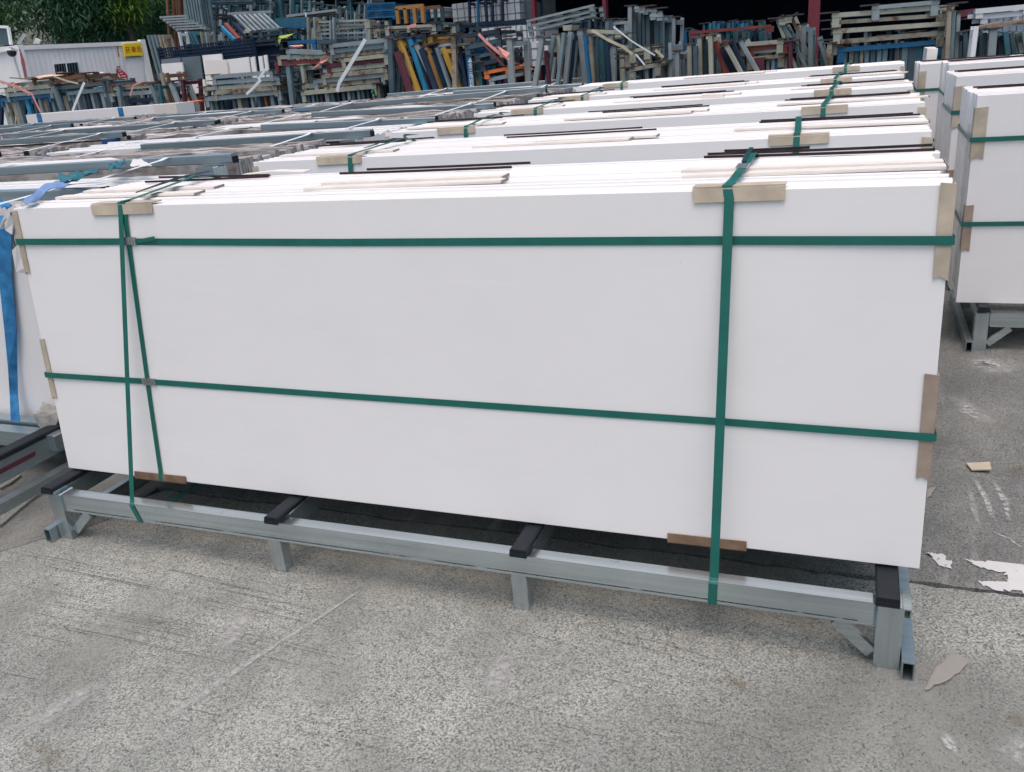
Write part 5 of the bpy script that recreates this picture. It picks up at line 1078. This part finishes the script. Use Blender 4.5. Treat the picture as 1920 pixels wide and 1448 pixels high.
# second cabin to the left with a panel on its roof
k2 = V((-1, -.03, 0)).normalized(); c2 = thing('cabin', 'white cabin cut off by the left photo edge', 'cabin', (K0.x-1.5, K0.y, 0))
MB().prism([V((K0.x-.12, K0.y+.02, .1)), V((K0.x-6, K0.y-.3, .1)), V((K0.x-6, K0.y-.3, 2.5)), V((K0.x-.12, K0.y+.02, 2.5))], (0, 2.4, 0)).build('body', M_CAB, c2)
MB().beam((K0.x-.1, K0.y-.02, 2.56), (K0.x-6, K0.y-.34, 2.56), .1, .1).build('top_rail', M_CABT, c2)
pn = thing('roof_panel', 'dark panel in a white frame on the left cabin roof', 'panel', (K0.x-.6, K0.y+.3, 2.6))
P_ = [at(-14, 50, K0.y+.3), at(14, 51, K0.y+.3), at(19, 84, K0.y+.3), at(-14, 87, K0.y+.3)]
MB().prism(P_, (0, .04, 0)).build('board', RP['slate'], pn)
MB().beam(P_[0], P_[1], .06, .06).build('frame', M_CABT, pn); MB().beam(P_[1]+V((.03, 0, 0)), P_[2]+V((.03, 0, 0)), .06, .06, (0, 1, 0)).build('frame', M_CABT, pn)
props(MB().prism([at(31, 82, K0.y+1.5), at(42, 64, K0.y+1.5), at(47, 65, K0.y+1.5), at(35, 83, K0.y+1.5)], (0, .05, 0)).build('roof_plate', RP['lgrey']), 'pale tilted plate on the cabin roof', 'plate')
props(MB().prism([at(62, 82, K0.y+4), at(66, 72, K0.y+4), at(75, 76, K0.y+4), at(74, 82, K0.y+4)], (0, .05, 0)).build('roof_sheet', M_SHEET), 'crumpled white sheet under the trees', 'sheet')

# ------------------------------------------------------------------ warehouse
M_WH = paint('warehouse_shade_navy', (.03, .065, .15), .9, var=.3, scale=.8)  # navy base carries the bluish tint of the deep interior shade
M_RC = paint('red_column_paint', (.17, .028, .045), .55, var=.15, scale=5)
wh = thing('warehouse', 'open fronted dark warehouse behind the rack yard', 'building', (4, 24, 0))
XL, XR, YF, YB, HZ = -15.5, 24, 12.0, 38, 4.6  # left end stretched out to keep the space behind the racks dark
MB().box((XL, YB, 0), (XR, YB+.2, HZ)).build('back_wall', M_WH, wh); MB().box((XR, YF+1, 0), (XR+.2, YB, HZ)).build('side_wall', M_WH, wh); MB().box((XL-.2, 17.5, 0), (XL, YB, HZ)).build('side_wall', M_WH, wh)
MB().prism([(XL-.2, 17.5, HZ), (-8.5, 17.5, HZ), (-6.5, YF, HZ), (XR+.2, YF, HZ), (XR+.2, YB+.2, HZ), (XL-.2, YB+.2, HZ)], (0, 0, .25)).build('roof', M_WH, wh)
MB().box((XL, 17.6, .004), (XR, YB, .012)).build('floor', paint('warehouse_floor', (.03, .034, .042), .9), wh)
for (px0, px1, yb_, Yc) in ((992, 1003, 0, 0), (1008, 1011, 0, 0)): pass
for i, (x, w_, Yc) in enumerate(((1003.5, 6.5, 12.6), (1136, 6.5, 12.6), (1526, 20, 9.7))):
    P_ = at(x, 40, Yc); ww = pxm(w_, P_)
    props(MB().beam((P_.x, Yc, 0), (P_.x, Yc, HZ-.01), ww, .15, (0, 1, 0)).build('steel_column', M_RC), ['thin red column by the white crates', 'thin red column left of the tall grey posts', 'wide red column at the upper right'][i], 'column', 'red columns before the warehouse')
props(MB().beam(at(1800, 26, 9.7), at(1832, 22, 9.7), .07, .07).build('steel_beam', M_RC), 'short red beam right of the tall right stack', 'beam')
# ------------------------------------------------------------------ trees
def leafmat(name, a, b_, scale=1.2):
    m, t, bs = nodes(name); c = mix(t, ramp(t, noise(t, pos(t), scale, 3), .35, .65), a, b_); c = mix(t, ramp(t, noise(t, pos(t), 9, 2), .3, .7), c, tuple(x*1.5 for x in b_))
    t.links.new(c, bs.inputs['Base Color']); bs.inputs['Roughness'].default_value = .5; bs.inputs['Specular IOR Level'].default_value = .3
    tr = N(t, 'BsdfTranslucent'); t.links.new(c, tr.inputs[0]); ms = N(t, 'MixShader'); ms.inputs[0].default_value = .3
    out = t.nodes['Material Output']; t.links.new(bs.outputs[0], ms.inputs[1]); t.links.new(tr.outputs[0], ms.inputs[2]); t.links.new(ms.outputs[0], out.inputs[0]); return m
M_L1 = leafmat('dark_leaves', (.014, .056, .036), (.038, .11, .055)); M_L2 = leafmat('yellow_green_leaves', (.03, .075, .01), (.085, .16, .018)); M_L3 = leafmat('mid_leaves', (.024, .08, .036), (.055, .14, .048))
M_BARK = paint('bark', (.07, .055, .045), .9, var=.4, scale=10, bump=.5)
def tree(px, py, dist, rad, n, m, label, seed, hz=1.0, leaf=(.27, .058)):
    q = random.Random(seed); C_ = CAM+ray(px, py)*dist
    t_ = thing('tree', label, 'tree', (C_.x, C_.y, 0), 'trees behind the cabins')
    b = MB(); top = V((C_.x, C_.y, C_.z+rad*.3)); b.beam((C_.x, C_.y, 0), top, .3, .3, None, .08, True, .35)
    ends = []
    for i in range(14):
        a = q.uniform(0, 6.28); el = q.uniform(-.2, 1.2); s0_ = V((C_.x, C_.y, max(.8, C_.z-rad*.9)+q.random()*rad*1.1)); d_ = V((math.cos(a)*math.cos(el), math.sin(a)*math.cos(el), math.sin(el)*.8))
        E_ = s0_+d_*rad*q.uniform(.6, 1.0); ends.append(E_); b.beam(s0_, E_, .08, .08, None, 0, True, .3)
    b.build('trunk', M_BARK, t_)
    cl = []
    while len(cl) < n//26:
        v_ = V((q.uniform(-1, 1), q.uniform(-1, 1), q.uniform(-1, 1)))
        if .35 < v_.length < 1: cl.append(C_+V((v_.x*rad, v_.y*rad, v_.z*rad*hz)))
    vs, fs = [], []
    for c_ in cl:
        ax = V((q.uniform(-1, 1), q.uniform(-1, 1), q.uniform(-.6, .3))).normalized()
        for _ in range(26):
            p = c_+V((q.gauss(0, .24), q.gauss(0, .24), q.gauss(0, .2))); d_ = (ax*.8+V((q.uniform(-1, 1), q.uniform(-1, 1), q.uniform(-1.1, .3)))).normalized()
            s_ = d_.cross(V((q.uniform(-.5, .5), q.uniform(-.5, .5), 1))).normalized(); l_ = leaf[0]*q.uniform(.6, 1.3); ww = leaf[1]*q.uniform(.7, 1.2)
            bend = V((0, 0, -l_*.18)); k = len(vs); vs += [p, p+d_*l_*.5+s_*ww/2, p+d_*l_+bend, p+d_*l_*.5-s_*ww/2]; fs.append((k, k+1, k+2, k+3))
    base = WLOC[t_.name]; me = bpy.data.meshes.new('crown'); me.from_pydata([tuple(v_-base) for v_ in vs], [], fs); me.update(); me.materials.append(m)
    o = bpy.data.objects.new('crown', me); COL.objects.link(o); o.parent = t_; reg(o, base); return t_
tree(-8, 0, 29, 1.3, 3600, M_L3, 'loose leafy tree behind the left cabin, sky showing through', 1)
tree(162, 0, 30, 1.75, 13000, M_L1, 'dense dark tree standing behind the white cabin', 2)
tree(230, -8, 29.5, .62, 1500, M_L2, 'yellow green leafy branch tree above the cabin sign', 3, 1.3)
tree(285, 0, 33, 2.4, 15000, M_L1, 'dark tree between the cabin and the nested frames', 4)
tree(330, -10, 38, 3.0, 14000, M_L1, 'dark tree rising behind the nested frames', 5)
